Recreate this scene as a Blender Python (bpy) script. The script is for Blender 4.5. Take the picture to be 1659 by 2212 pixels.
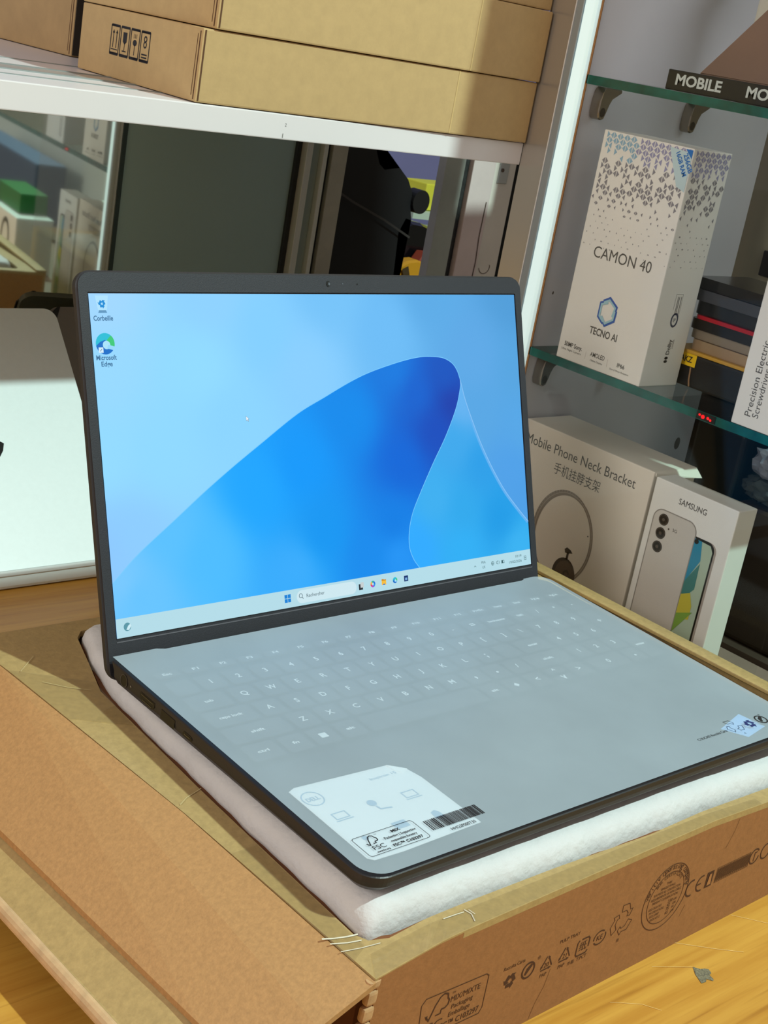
import bpy, bmesh, math, random
from mathutils import Vector, Matrix
random.seed(7)
for o in list(bpy.data.objects): bpy.data.objects.remove(o)
SC = bpy.context.scene
COL = SC.collection

# ------------------------------------------------------------------ camera
R0 = Vector((0.7439, -0.6459, 0.1715)); R1 = Vector((-0.0891, -0.3502, -0.9324)); R2 = Vector((0.6623, 0.6784, -0.3181))
CAM = Vector((-0.4041, -0.6069, 0.4654))
cd = bpy.data.cameras.new('camera'); cam = bpy.data.objects.new('camera', cd); COL.objects.link(cam)
mw = Matrix.Identity(4)
for i in range(3):
    mw[i][0] = R0[i]; mw[i][1] = -R1[i]; mw[i][2] = -R2[i]; mw[i][3] = CAM[i]
cam.matrix_world = mw
cd.sensor_fit = 'VERTICAL'; cd.sensor_height = 36; cd.lens = 3064.22/2212*36
cd.clip_start = .01; cd.clip_end = 50
cd.dof.use_dof = True; cd.dof.focus_distance = .76; cd.dof.aperture_fstop = 60
SC.camera = cam

# ------------------------------------------------------------------ light
def lin(c):
    c = c/255.0
    return c/12.92 if c <= .04045 else ((c+.055)/1.055)**2.4
def rgb(t): return (lin(t[0]), lin(t[1]), lin(t[2]))
w = bpy.data.worlds.new('room_light'); SC.world = w; w.use_nodes = True
bg = w.node_tree.nodes['Background']; bg.inputs[0].default_value = (.38, .325, .295, 1); bg.inputs[1].default_value = 1.0
def area(name, loc, target, size, power, color):
    l = bpy.data.lights.new(name, 'AREA'); l.shape = 'DISK'; l.size = size; l.energy = power; l.color = color
    o = bpy.data.objects.new(name, l); COL.objects.link(o); o.location = loc
    d = Vector(target)-Vector(loc); o.rotation_euler = d.to_track_quat('-Z', 'Y').to_euler()
    return o
area('ceiling_lamp', (.70, -1.28, 2.03), (.15, .05, .1), .06, 55, (.78, 1.0, .95))
area('side_fill', (-1.7, -.25, 1.15), (.45, .05, .25), .9, 17, (1.0, .93, .86))  # unseen fill light, added to brighten the faces turned left
area('cabinet_fill', (.62, -.12, .632), (.60, .10, .2), .30, .80, (.92, .96, 1.0))  # added fill light for the cabinet interior, no fixture in view
SC.view_settings.view_transform = 'Standard'; SC.view_settings.look = 'None'
SC.view_settings.exposure = 0.0; SC.view_settings.gamma = 1.0; SC.view_settings.use_curve_mapping = False

# ------------------------------------------------------------------ materials
MATS = {}
def mat(name, col, rough=.6, metal=0.0, spec=.5, nscale=0, namt=0, bump=0, bscale=300, stretch=(1,1,1), emis=0, col2=None, alpha=1):
    if name in MATS: return MATS[name]
    m = bpy.data.materials.new(name); m.use_nodes = True; nt = m.node_tree
    b = nt.nodes['Principled BSDF']; c = rgb(col)
    b.inputs['Base Color'].default_value = (*c, 1); b.inputs['Roughness'].default_value = rough
    b.inputs['Metallic'].default_value = metal; b.inputs['Specular IOR Level'].default_value = spec
    if emis:
        b.inputs['Emission Color'].default_value = (*c, 1); b.inputs['Emission Strength'].default_value = emis
    if alpha < 1: b.inputs['Alpha'].default_value = alpha
    if nscale or bump:
        tc = nt.nodes.new('ShaderNodeTexCoord'); mp = nt.nodes.new('ShaderNodeMapping'); mp.inputs['Scale'].default_value = stretch
        nt.links.new(tc.outputs['Object'], mp.inputs[0])
    if nscale:
        n = nt.nodes.new('ShaderNodeTexNoise'); n.inputs['Scale'].default_value = nscale; n.inputs['Detail'].default_value = 8; n.inputs['Roughness'].default_value = .65
        nt.links.new(mp.outputs[0], n.inputs['Vector'])
        cr = nt.nodes.new('ShaderNodeValToRGB'); c2 = rgb(col2) if col2 else tuple(x*(1-namt) for x in c)
        c1 = tuple(min(1, x*(1+namt*.5)) for x in c) if not col2 else c
        cr.color_ramp.elements[0].position = .32; cr.color_ramp.elements[1].position = .68
        cr.color_ramp.elements[0].color = (*c2, 1); cr.color_ramp.elements[1].color = (*c1, 1)
        nt.links.new(n.outputs['Fac'], cr.inputs[0]); nt.links.new(cr.outputs[0], b.inputs['Base Color'])
    if bump:
        n2 = nt.nodes.new('ShaderNodeTexNoise'); n2.inputs['Scale'].default_value = bscale; n2.inputs['Detail'].default_value = 4
        nt.links.new(mp.outputs[0], n2.inputs['Vector'])
        bp = nt.nodes.new('ShaderNodeBump'); bp.inputs['Strength'].default_value = bump; bp.inputs['Distance'].default_value = .001
        nt.links.new(n2.outputs['Fac'], bp.inputs['Height']); nt.links.new(bp.outputs[0], b.inputs['Normal'])
    MATS[name] = m; return m

def attr_emission(name, strength=1.0):
    m = bpy.data.materials.new(name); m.use_nodes = True; nt = m.node_tree
    b = nt.nodes['Principled BSDF']; b.inputs['Base Color'].default_value = (.004, .004, .005, 1); b.inputs['Roughness'].default_value = .45
    b.inputs['Specular IOR Level'].default_value = .15
    a = nt.nodes.new('ShaderNodeAttribute'); a.attribute_name = 'Col'
    nt.links.new(a.outputs['Color'], b.inputs['Emission Color']); b.inputs['Emission Strength'].default_value = strength
    MATS[name] = m; return m
def attr_diffuse(name, rough=.5):
    m = bpy.data.materials.new(name); m.use_nodes = True; nt = m.node_tree
    b = nt.nodes['Principled BSDF']; b.inputs['Roughness'].default_value = rough
    a = nt.nodes.new('ShaderNodeAttribute'); a.attribute_name = 'Col'
    nt.links.new(a.outputs['Color'], b.inputs['Base Color'])
    MATS[name] = m; return m
def thin_glass(name, tint, ior=1.45, refl=1.0, haze=0.0, hcol=(200,200,200)):
    m = bpy.data.materials.new(name); m.use_nodes = True; nt = m.node_tree; nt.nodes.clear()
    out = nt.nodes.new('ShaderNodeOutputMaterial'); mix = nt.nodes.new('ShaderNodeMixShader')
    tr = nt.nodes.new('ShaderNodeBsdfTransparent'); tr.inputs[0].default_value = (*tint, 1)
    gl = nt.nodes.new('ShaderNodeBsdfGlossy'); gl.inputs['Roughness'].default_value = .02; gl.inputs[0].default_value = (refl, refl, refl, 1)
    fr = nt.nodes.new('ShaderNodeFresnel'); fr.inputs[0].default_value = ior
    ge = nt.nodes.new('ShaderNodeNewGeometry'); mp = nt.nodes.new('ShaderNodeMapRange')
    mp.inputs[1].default_value = 0; mp.inputs[2].default_value = 1; mp.inputs[3].default_value = ior; mp.inputs[4].default_value = 1/ior
    nt.links.new(ge.outputs['Backfacing'], mp.inputs[0]); nt.links.new(mp.outputs[0], fr.inputs[0])
    nt.links.new(fr.outputs[0], mix.inputs[0]); nt.links.new(tr.outputs[0], mix.inputs[1]); nt.links.new(gl.outputs[0], mix.inputs[2])
    last = mix
    if haze:
        m2 = nt.nodes.new('ShaderNodeMixShader'); df = nt.nodes.new('ShaderNodeBsdfDiffuse'); df.inputs[0].default_value = (*rgb(hcol), 1)
        m2.inputs[0].default_value = haze; nt.links.new(mix.outputs[0], m2.inputs[1]); nt.links.new(df.outputs[0], m2.inputs[2]); last = m2
    nt.links.new(last.outputs[0], out.inputs[0])
    MATS[name] = m; return m

m_kraft = mat('kraft_taped', (176,149,98), .5, nscale=260, namt=.16, bump=.15, bscale=500)
m_kraft2 = mat('kraft_plain', (178,134,85), .7, nscale=420, namt=.16, bump=.2, bscale=900)
m_kraftF = mat('kraft_front_shaded', (156,106,64), .65, nscale=300, namt=.14, bump=.15, bscale=900)  # kraft darkened for the front wall, its weaker light put into the colour
m_kraft3 = mat('kraft_shelf', (190,160,110), .7, nscale=90, namt=.07, bump=.1, bscale=400)
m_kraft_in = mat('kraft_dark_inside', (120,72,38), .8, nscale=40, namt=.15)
m_foam = mat('white_foam', (212,211,211), .9, nscale=25, namt=.05, bump=.9, bscale=180)
m_black = mat('black_plastic', (30,29,31), .45, bump=.05, bscale=900)
m_bezel = mat('bezel_textured_black', (36,37,44), .6, nscale=1300, namt=.25, bump=.12, bscale=1500)
m_shell = mat('lid_shell_dark', (40,40,43), .4)
m_port = mat('port_hole_black', (6,6,6), .4)
m_metalport = mat('port_metal', (120,120,120), .3, metal=1)
m_key = mat('keycap_black', (66,66,70), .5)
m_legend = mat('key_legend_white', (230,235,238), .6)
m_ink = mat('print_ink_black', (28,26,26), .6)
m_inkb = mat('print_ink_brown', (70,38,22), .7)
m_inkg = mat('print_ink_grey', (90,88,84), .6)
m_inkblue = mat('print_ink_light_blue', (120,165,205), .6)
m_white = mat('white_carton', (232,231,227), .55, nscale=12, namt=.03)
m_white2 = mat('white_carton_neck', (226,219,208), .6, nscale=12, namt=.03)
m_wshelf = mat('white_laminate', (226,222,222), .35, nscale=6, namt=.02)
m_grey = mat('grey_laminate', (206,205,213), .45, nscale=5, namt=.06)
m_teal = mat('glass_edge_teal', (12,92,84), .15, nscale=60, namt=.5, stretch=(1,1,1))
m_alu = mat('aluminium', (175,180,182), .35, metal=.9)
m_polish = mat('polished_panel', (184,178,168), .2, metal=.65, bump=.02, bscale=20)
m_chrome = mat('bracket_metal', (150,142,132), .25, metal=.9)
m_led = mat('led_strip', (212,236,236), .5, emis=.55)
m_orange = mat('glue_line_orange', (150,100,50), .7)

# ------------------------------------------------------------------ helpers
def link(name, bm, mats, parent=None, smooth=False):
    me = bpy.data.meshes.new(name); bm.normal_update(); bm.to_mesh(me); bm.free()
    if not isinstance(mats, (list, tuple)): mats = [mats]
    for m in mats: me.materials.append(m)
    if smooth:
        for p in me.polygons: p.use_smooth = True
    o = bpy.data.objects.new(name, me); COL.objects.link(o)
    if parent: o.parent = parent
    return o
def thing(name, label, cat, loc=(0,0,0), group=None):
    o = bpy.data.objects.new(name, None); COL.objects.link(o); o.location = loc; o.empty_display_size = .02
    o['label'] = label; o['category'] = cat
    if group: o['group'] = group
    return o
def tag(o, label, cat, group=None):
    o['label'] = label; o['category'] = cat
    if group: o['group'] = group
    return o
def put(o, parent):      # parent keeping world geometry (mesh coords are world coords)
    o.parent = parent; o.matrix_parent_inverse = parent.matrix_world.inverted() if False else Matrix.Translation(-Vector(parent.location))
    return o
class Fr:
    def __init__(s, o, u, v):
        s.o = Vector(o); s.u = Vector(u).normalized(); s.v = Vector(v).normalized(); s.n = s.u.cross(s.v).normalized()
    def p(s, a, b, c=0): return s.o + s.u*a + s.v*b + s.n*c
def box(x0, x1, y0, y1, z0, z1, bev=0, seg=2, bm=None, mi=0):
    own = bm is None
    b2 = bmesh.new()
    r = bmesh.ops.create_cube(b2, size=1)
    for v in r['verts']:
        v.co = Vector(((x0+x1)/2+v.co.x*(x1-x0), (y0+y1)/2+v.co.y*(y1-y0), (z0+z1)/2+v.co.z*(z1-z0)))
    if bev: bmesh.ops.bevel(b2, geom=list(b2.edges), offset=bev, segments=seg, affect='EDGES', profile=.6)
    if own: return b2
    merge(bm, b2, mi); return bm
def merge(bm, b2, mi=0, M=None):
    vs = {}
    for v in b2.verts: vs[v] = bm.verts.new(M @ v.co if M else v.co)
    for f in b2.faces:
        try: g = bm.faces.new([vs[v] for v in f.verts]); g.material_index = mi if mi is not None else f.material_index; g.smooth = f.smooth
        except ValueError: pass
    b2.free()
def fbox(fr, a0, a1, b0, b1, c0, c1, bev=0, bm=None, mi=0):
    b2 = box(a0, a1, b0, b1, c0, c1, bev)
    for v in b2.verts: v.co = fr.p(*v.co)
    if bm is None: return b2
    merge(bm, b2, mi); return bm
def prism(bm, fr, pts, c0, c1, mi=0, top_mi=None):
    if fr is None: P = lambda a, b, c: Vector((a, b, c))
    else: P = fr.p
    lo = [bm.verts.new(P(a, b, c0)) for a, b in pts]; hi = [bm.verts.new(P(a, b, c1)) for a, b in pts]
    n = len(pts)
    f = bm.faces.new(hi); f.material_index = mi if top_mi is None else top_mi
    f = bm.faces.new(lo[::-1]); f.material_index = mi
    for i in range(n):
        j = (i+1) % n; f = bm.faces.new([lo[i], lo[j], hi[j], hi[i]]); f.material_index = mi
    return bm
def flat(bm, fr, pts, c=.00015, mi=0):
    f = bm.faces.new([bm.verts.new(fr.p(a, b, c)) for a, b in pts]); f.material_index = mi; return f
def stroke(bm, fr, pts, wd, closed=False, c=.00015, mi=0):
    n = len(pts); L = []; Rr = []
    P = [Vector((a, b)) for a, b in pts]
    for i in range(n):
        if closed: a, b = P[i-1], P[(i+1) % n]
        else: a, b = P[max(i-1, 0)], P[min(i+1, n-1)]
        d1 = (P[i]-a); d2 = (b-P[i])
        if d1.length < 1e-9: d1 = d2
        if d2.length < 1e-9: d2 = d1
        d1.normalize(); d2.normalize(); t = d1+d2
        if t.length < 1e-6: t = d1
        t.normalize(); nn = Vector((-t.y, t.x)); k = 1/max(.5, nn.dot(Vector((-d1.y, d1.x))))
        L.append(P[i]+nn*wd*.5*k); Rr.append(P[i]-nn*wd*.5*k)
    vl = [bm.verts.new(fr.p(q.x, q.y, c)) for q in L]; vr = [bm.verts.new(fr.p(q.x, q.y, c)) for q in Rr]
    for i in range(n if closed else n-1):
        j = (i+1) % n; f = bm.faces.new([vr[i], vr[j], vl[j], vl[i]]); f.material_index = mi
def circ(cx, cy, rx, ry=None, n=32, a0=0, a1=360):
    ry = rx if ry is None else ry
    full = abs(a1-a0) >= 360
    k = n if full else n+1
    return [(cx+rx*math.cos(math.radians(a0+(a1-a0)*i/n)), cy+ry*math.sin(math.radians(a0+(a1-a0)*i/n))) for i in range(k)]
def rrect(x0, y0, x1, y1, r, seg=8):
    if not isinstance(r, (list, tuple)): r = [r]*4   # bl, br, tr, tl
    out = []
    for (cx, cy, a, rr) in ((x0+r[0], y0+r[0], 180, r[0]), (x1-r[1], y0+r[1], 270, r[1]), (x1-r[2], y1-r[2], 0, r[2]), (x0+r[3], y1-r[3], 90, r[3])):
        if rr <= 0: out.append((cx, cy)); continue
        out += circ(cx, cy, rr, n=seg, a0=a, a1=a+90)
    return out
TXT = {}
def text(bm, fr, s, a, b, width=None, height=None, size=None, c=.00015, mi=0, align='l', skew=0, bold=0):
    """lettering: (a, b) is the baseline start (or centre) on the face"""
    key = (s, bold)
    if key not in TXT:
        cu = bpy.data.curves.new('lettering', 'FONT'); cu.body = s; cu.size = 1; cu.resolution_u = 3; cu.offset = bold; cu.fill_mode = 'FRONT' if hasattr(cu, 'fill_mode') else cu.fill_mode
        o = bpy.data.objects.new('lettering', cu); COL.objects.link(o)
        dg = bpy.context.evaluated_depsgraph_get(); ev = o.evaluated_get(dg); me = ev.to_mesh()
        vs = [v.co.copy() for v in me.vertices]; fs = [tuple(p.vertices) for p in me.polygons]
        ev.to_mesh_clear(); bpy.data.objects.remove(o); bpy.data.curves.remove(cu)
        TXT[key] = (vs, fs)
    vs, fs = TXT[key]
    if not vs: return
    x0 = min(v.x for v in vs); x1 = max(v.x for v in vs); y1 = max(v.y for v in vs); y0 = min(0, min(v.y for v in vs)) 
    cap = y1
    sy = height/cap if height else (size if size else None)
    sx = width/(x1-x0) if width else sy
    if sy is None: sy = sx
    off = {'l': 0, 'c': -(x1-x0)*sx/2, 'r': -(x1-x0)*sx}[align]
    nv = [bm.verts.new(fr.p(a+off+(v.x-x0)*sx+v.y*sy*skew, b+v.y*sy, c)) for v in vs]
    for f in fs:
        try: g = bm.faces.new([nv[i] for i in f]); g.material_index = mi
        except ValueError: pass
def ring(bm, P, outer, inner, cen, c0, c1, mi=0, zf=None):
    """solid plate with a hole; matched by angle round cen"""
    def cast(poly, ang):
        d = Vector((math.cos(ang), math.sin(ang))); best = None
        for i in range(len(poly)):
            a = Vector(poly[i])-cen; b = Vector(poly[(i+1) % len(poly)])-cen; e = b-a
            den = d.x*e.y-d.y*e.x
            if abs(den) < 1e-12: continue
            t = (a.x*e.y-a.y*e.x)/den; u = (a.x*d.y-a.y*d.x)/den
            if t > 0 and -1e-6 <= u <= 1+1e-6 and (best is None or t > best): best = t
        return cen+d*best
    cen = Vector(cen)
    A = sorted(set(round(math.atan2(q[1]-cen.y, q[0]-cen.x), 6) for q in list(outer)+list(inner)))
    n = len(A); O = [cast(outer, a) for a in A]; I = [cast(inner, a) for a in A]
    V = {}
    for nm, L in (('o', O), ('i', I)):
        for k, c in ((0, c0), (1, c1)):
            V[nm, k] = [bm.verts.new(P(q.x, q.y, c)) for q in L]
    for i in range(n):
        j = (i+1) % n
        for q in ([V['o',1][i], V['o',1][j], V['i',1][j], V['i',1][i]], [V['o',0][j], V['o',0][i], V['i',0][i], V['i',0][j]],
                  [V['o',0][i], V['o',0][j], V['o',1][j], V['o',1][i]], [V['i',0][j], V['i',0][i], V['i',1][i], V['i',1][j]]):
            try: f = bm.faces.new(q); f.material_index = mi
            except ValueError: pass
    return bm
def recycle(bm, fr, cx, cy, r, wd, closed_tri=False, mi=0, sx=1.0):
    """three chasing arrows"""
    for k in range(3):
        a = math.radians(90+120*k); b = math.radians(90+120*(k+1))
        p = Vector((math.cos(a), math.sin(a))); q = Vector((math.cos(b), math.sin(b)))
        if closed_tri:
            pts = [p.lerp(q, .10), p.lerp(q, .72)]
            stroke(bm, fr, [(cx+v.x*r*sx, cy+v.y*r) for v in pts], wd, mi=mi)
            e = p.lerp(q, .92); d = (q-p).normalized(); nrm = Vector((-d.y, d.x)); m_ = p.lerp(q, .72)
            flat(bm, fr, [(cx+v.x*sx, cy+v.y) for v in (m_*r+nrm*wd*1.2, m_*r-nrm*wd*1.2, e*r)][::-1], mi=mi)
        else:
            m_ = p.lerp(q, .5)
            pts = [p.lerp(q, .22)*1.0, p.lerp(q, .40), p.lerp(q, .62)]
            stroke(bm, fr, [(cx+v.x*r*sx, cy+v.y*r) for v in pts], wd*1.5, mi=mi)
            d = (q-p).normalized(); nrm = Vector((-d.y, d.x)); m2 = p.lerp(q, .62); e = p.lerp(q, .86)
            flat(bm, fr, [(cx+v.x*sx, cy+v.y) for v in (m2*r+nrm*wd*1.7, m2*r-nrm*wd*1.7, e*r)][::-1], mi=mi)
def fsc_tree(bm, fr, x, y, h, wd, sk=0, mi=0):
    T = lambda L: [(x+(a+b*sk)*h, y+b*h) for a, b in L]
    stroke(bm, fr, T([(-.02,.28),(.12,.12),(.2,.3),(.32,.62),(.5,.9),(.68,.98),(.86,.9),(.9,.72),(.98,.62),(.96,.45),(.84,.36),(.66,.36)]), wd, mi=mi)
    stroke(bm, fr, T([(.66,.36),(.66,.2),(.42,.2)]), wd*.8, mi=mi)
    flat(bm, fr, T([(-.1,.36),(.0,.18),(.04,.34)]), mi=mi)
def color_layer(o, fn):
    me = o.data; ca = me.color_attributes.new('Col', 'FLOAT_COLOR', 'POINT')
    for i, v in enumerate(me.vertices):
        c = fn(v.co); ca.data[i].color = (*c, 1)

# ================================================================== SETTING
# worktop with a lighter wood grain running along X
def wood(name, c1, c2, rough=.35, horiz=True):
    m = bpy.data.materials.new(name); m.use_nodes = True; nt = m.node_tree; b = nt.nodes['Principled BSDF']
    tc = nt.nodes.new('ShaderNodeTexCoord'); mp = nt.nodes.new('ShaderNodeMapping'); mp.inputs['Scale'].default_value = (2.2, 46, 20)
    mp.inputs['Rotation'].default_value = (0, 0, math.radians(-3))
    nt.links.new(tc.outputs['Object'], mp.inputs[0])
    n1 = nt.nodes.new('ShaderNodeTexNoise'); n1.inputs['Scale'].default_value = 1.6; n1.inputs['Detail'].default_value = 9; n1.inputs['Distortion'].default_value = .15; n1.inputs['Roughness'].default_value = .62
    nt.links.new(mp.outputs[0], n1.inputs['Vector'])
    cr = nt.nodes.new('ShaderNodeValToRGB'); cr.color_ramp.elements[0].position = .36; cr.color_ramp.elements[0].color = (*rgb(c2), 1)
    cr.color_ramp.elements[1].position = .58; cr.color_ramp.elements[1].color = (*rgb(c1), 1)
    nt.links.new(n1.outputs['Fac'], cr.inputs[0])
    mp2 = nt.nodes.new('ShaderNodeMapping'); mp2.inputs['Scale'].default_value = (9, 260, 40); nt.links.new(tc.outputs['Object'], mp2.inputs[0])
    n2 = nt.nodes.new('ShaderNodeTexNoise'); n2.inputs['Scale'].default_value = 1; n2.inputs['Detail'].default_value = 3
    nt.links.new(mp2.outputs[0], n2.inputs['Vector'])
    c3 = nt.nodes.new('ShaderNodeValToRGB'); c3.color_ramp.elements[0].position = .30; c3.color_ramp.elements[0].color = (.62, .52, .42, 1)
    c3.color_ramp.elements[1].position = .42; c3.color_ramp.elements[1].color = (1, 1, 1, 1); nt.links.new(n2.outputs['Fac'], c3.inputs[0])
    mx = nt.nodes.new('ShaderNodeMix'); mx.data_type = 'RGBA'; mx.blend_type = 'MULTIPLY'; mx.inputs[0].default_value = .5
    nt.links.new(cr.outputs[0], mx.inputs[6]); nt.links.new(c3.outputs[0], mx.inputs[7]); nt.links.new(mx.outputs[2], b.inputs['Base Color'])
    b.inputs['Roughness'].default_value = rough
    MATS[name] = m; return m
m_wood = wood('honey_wood_laminate', (202,151,64), (184,129,48))
bm = bmesh.new(); box(-1.3, .508, -.75, .74, -.035, 0, .002, bm=bm)
top = link('wooden_worktop', bm, m_wood); tag(top, 'honey-coloured wood-grain shop counter top under the open carton', 'counter')
FW = Fr((0,0,0), (1,0,0), (0,1,0))
bm = bmesh.new()
chip = [(.2265,-.2775),(.2300,-.2705),(.2335,-.2665),(.2342,-.2655),(.2368,-.2690),(.2395,-.2700),(.2412,-.2717),(.2398,-.2745),(.2372,-.2752),(.2362,-.2788),(.2346,-.2796),(.2325,-.2765),(.2300,-.2780)]
flat(bm, FW, chip, .0003, 0)
link('worn_chip', bm, mat('bare_chipboard', (140,132,104), .8, nscale=900, namt=.5, col2=(70,66,58)), top)
bm = bmesh.new()
stroke(bm, FW, [(.2125,-.2165),(.24,-.243),(.262,-.262),(.275,-.272)], .00035, c=.0003); stroke(bm, FW, [(.212,-.2535),(.222,-.259),(.234,-.2655)], .0003, c=.0003)
stroke(bm, FW, [(.165,-.262),(.18,-.272),(.186,-.281)], .00025, c=.0003); stroke(bm, FW, [(.30,-.245),(.315,-.262),(.33,-.275)], .0003, c=.0003)
link('scratch', bm, mat('scratch_pale', (236,200,130), .6), top)

bm = box(-2.5, 3.2, -2.6, 3.2, -.95, -.90); fl = link('floor', bm, mat('floor_tile', (120,112,104), .5, nscale=4, namt=.1)); fl['kind'] = 'structure'
# lilac wall beyond the sliding opening
bm = box(-1.2, 3.2, 1.62, 1.70, -.9, 2.6); o = link('wall_back', bm, mat('lilac_wall', (128,128,176), .7, nscale=3, namt=.08)); o['kind'] = 'structure'
bm = box(2.3, 2.38, -2.0, 1.62, -.9, 2.6); o = link('wall_right', bm, mat('tan_wall', (150,138,112), .7, nscale=3, namt=.08)); o['kind'] = 'structure'

# ================================================================== MIRROR AND SLIDING DOORS (plane y ~ .6, slightly turned)
T = Vector((.9944, -.1055, 0)); M0 = Vector((.1, .622, 0))
FM = Fr(M0, T, (0,0,1))        # n points to -Y
mir = bpy.data.materials.new('mirror_silver'); mir.use_nodes = True
b = mir.node_tree.nodes['Principled BSDF']; b.inputs['Metallic'].default_value = 1; b.inputs['Roughness'].default_value = .03; b.inputs['Base Color'].default_value = (.74, .82, .76, 1)
t = thing('wall_mirror', 'mirror sheet at left behind the silver laptop reflecting the shelves', 'mirror', tuple(M0))
put(link('mirror_glass', fbox(FM, -.9, .2395, 0, .378, -.006, 0), mir), t)
put(link('mirror_edge', fbox(FM, .2395, .2440, 0, .378, -.006, .001), mat('mirror_edge_dark', (40,62,56), .3)), t)
# sliding glass door with grey-green pane
t = thing('sliding_glass_door', 'dark grey-green glass door with aluminium stiles right of the mirror', 'door', tuple(M0))
pane = mat('smoked_green_glass', (160,190,182), .30, metal=.25)
put(link('glass_pane', fbox(FM, .2445, .4340, 0, .378, -.008, -.002), pane), t)
m_dalu = mat('aged_aluminium', (206,212,200), .4, metal=.3, nscale=20, namt=.2, stretch=(1,1,.1))
m_dk = mat('dark_groove', (26,32,30), .5)
for a0, a1, c0, c1, m in ((.434,.440,-.004,.002,m_dk),(.440,.4475,-.004,.012,m_dalu),(.4475,.461,-.006,.004,mat('frame_green_grey',(150,168,156),.4)),(.461,.466,-.004,.012,m_dalu),(.466,.4745,-.006,.002,m_dk),(.4745,.4935,-.004,.008,mat('frame_stile_grey',(176,178,162),.4,nscale=15,namt=.2))):
    put(link('door_stile', fbox(FM, a0, a1, 0, .378, c0, c1, .0008), m), t)
t = thing('door_jamb', 'worn white door jamb with a small screw plate, right of the dark opening', 'door frame', tuple(M0))
m_wp = mat('worn_white_paint', (226,212,206), .6, nscale=9, namt=.12)
m_gp = mat('grey_green_paint', (170,180,170), .5, nscale=12, namt=.15)
put(link('jamb_inner', fbox(FM, .6285, .6560, 0, .378, -.01, .004, .001), m_gp), t)
put(link('jamb_seal', fbox(FM, .6560, .6660, 0, .378, -.012, -.002), mat('rubber_seal_dark', (52,56,54), .5, nscale=150, namt=.6)), t)
put(link('jamb_board', fbox(FM, .6660, .6985, 0, .378, -.01, .006, .001), m_wp), t)
put(link('jamb_board', fbox(FM, .6990, .7310, 0, .378, -.012, .003, .001), mat('worn_cream_paint', (232,228,214), .6, nscale=9, namt=.12)), t)
put(link('screw_plate', fbox(FM, .7060, .7200, .322, .345, .003, .0045, .0006), m_alu), t)
bm = bmesh.new()
flat(bm, FM, circ(.7105, .337, .0022), .005); stroke(bm, FM, [(.694,.30),(.693,.26),(.695,.23),(.692,.17)], .0012, c=.0065); stroke(bm, FM, circ(.712,.225,.008, a0=190, a1=380, n=12), .0008, c=.0035)
stroke(bm, FM, [(.684,.21),(.683,.19),(.6845,.17),(.683,.15)], .0022, c=.0065)
put(link('scuff_mark', bm, mat('dirt_brown', (92,78,66), .8)), t)
put(link('shadow_gap', fbox(FM, .7315, .85, 0, .378, -.03, -.02), mat('gap_black', (8,8,9), .8)), t)

# things seen through the opening --------------------------------------------------
def mesh_poly3(name, y, pts, th, m, parent=None, bev=0):
    fr = Fr((0, y, 0), (1,0,0), (0,0,1)); bm = bmesh.new(); prism(bm, fr, pts, -th, 0)
    bmesh.ops.triangulate(bm, faces=[f for f in bm.faces if len(f.verts) > 4])
    return link(name, bm, m, parent)
m_bag = mat('black_cloth', (12,12,15), .7, nscale=30, namt=.3)
t = thing('black_backpack', 'black bags hanging in a dark bundle inside the doorway', 'bag', (.88, .86, .1))
def lump(P, rad, seg=20):       # rounded solid following an outline given in x,z at depth y
    pass
def soft_prism(name, y, pts, depth, m, parent, inset=.012):
    fr = Fr((0, y, 0), (1,0,0), (0,0,1)); cx = sum(p[0] for p in pts)/len(pts); cz = sum(p[1] for p in pts)/len(pts)
    def sc(k): return [(cx+(a-cx)*k, cz+(b-cz)*k) for a, b in pts]
    bm = bmesh.new(); rings = []
    for c, k in ((0, .90), (-depth*.2, 1.0), (-depth*.8, 1.0), (-depth, .9)):
        rings.append([bm.verts.new(fr.p(a, b, c)) for a, b in sc(k)])
    n = len(pts)
    for r0, r1 in zip(rings, rings[1:]):
        for i in range(n): bm.faces.new([r1[i], r1[(i+1)%n], r0[(i+1)%n], r0[i]])
    bm.faces.new(rings[0]); bm.faces.new(rings[-1][::-1])
    bmesh.ops.triangulate(bm, faces=[f for f in bm.faces if len(f.verts) > 4])
    o = link(name, bm, m)
    return put(o, parent)
soft_prism('bag_body', .85, [(.74,.0),(.97,.0),(.968,.165),(.955,.20),(.9655,.222),(.977,.2195),(.972,.236),(.969,.262),(.956,.281),(.935,.297),(.918,.304),(.905,.292),(.893,.300),(.885,.315),(.872,.345),(.80,.355),(.795,.33),(.812,.31),(.822,.285),(.80,.262),(.79,.25),(.74,.24)], .10, m_bag, t)
bm = bmesh.new(); fr = Fr((0,.845,0),(1,0,0),(0,0,1)); prism(bm, fr, circ(.976,.249,.0155,.0165,n=24), -.02, 0)
put(link('bag_buckle', bm, mat('black_rubber', (20,20,22), .5)), t)
bm = bmesh.new(); stroke(bm, fr, [(.79,.268),(.85,.243),(.91,.222),(.962,.200)], .003, c=.004)
put(link('bag_piping', bm, mat('piping_grey', (58,54,52), .6)), t)
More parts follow.
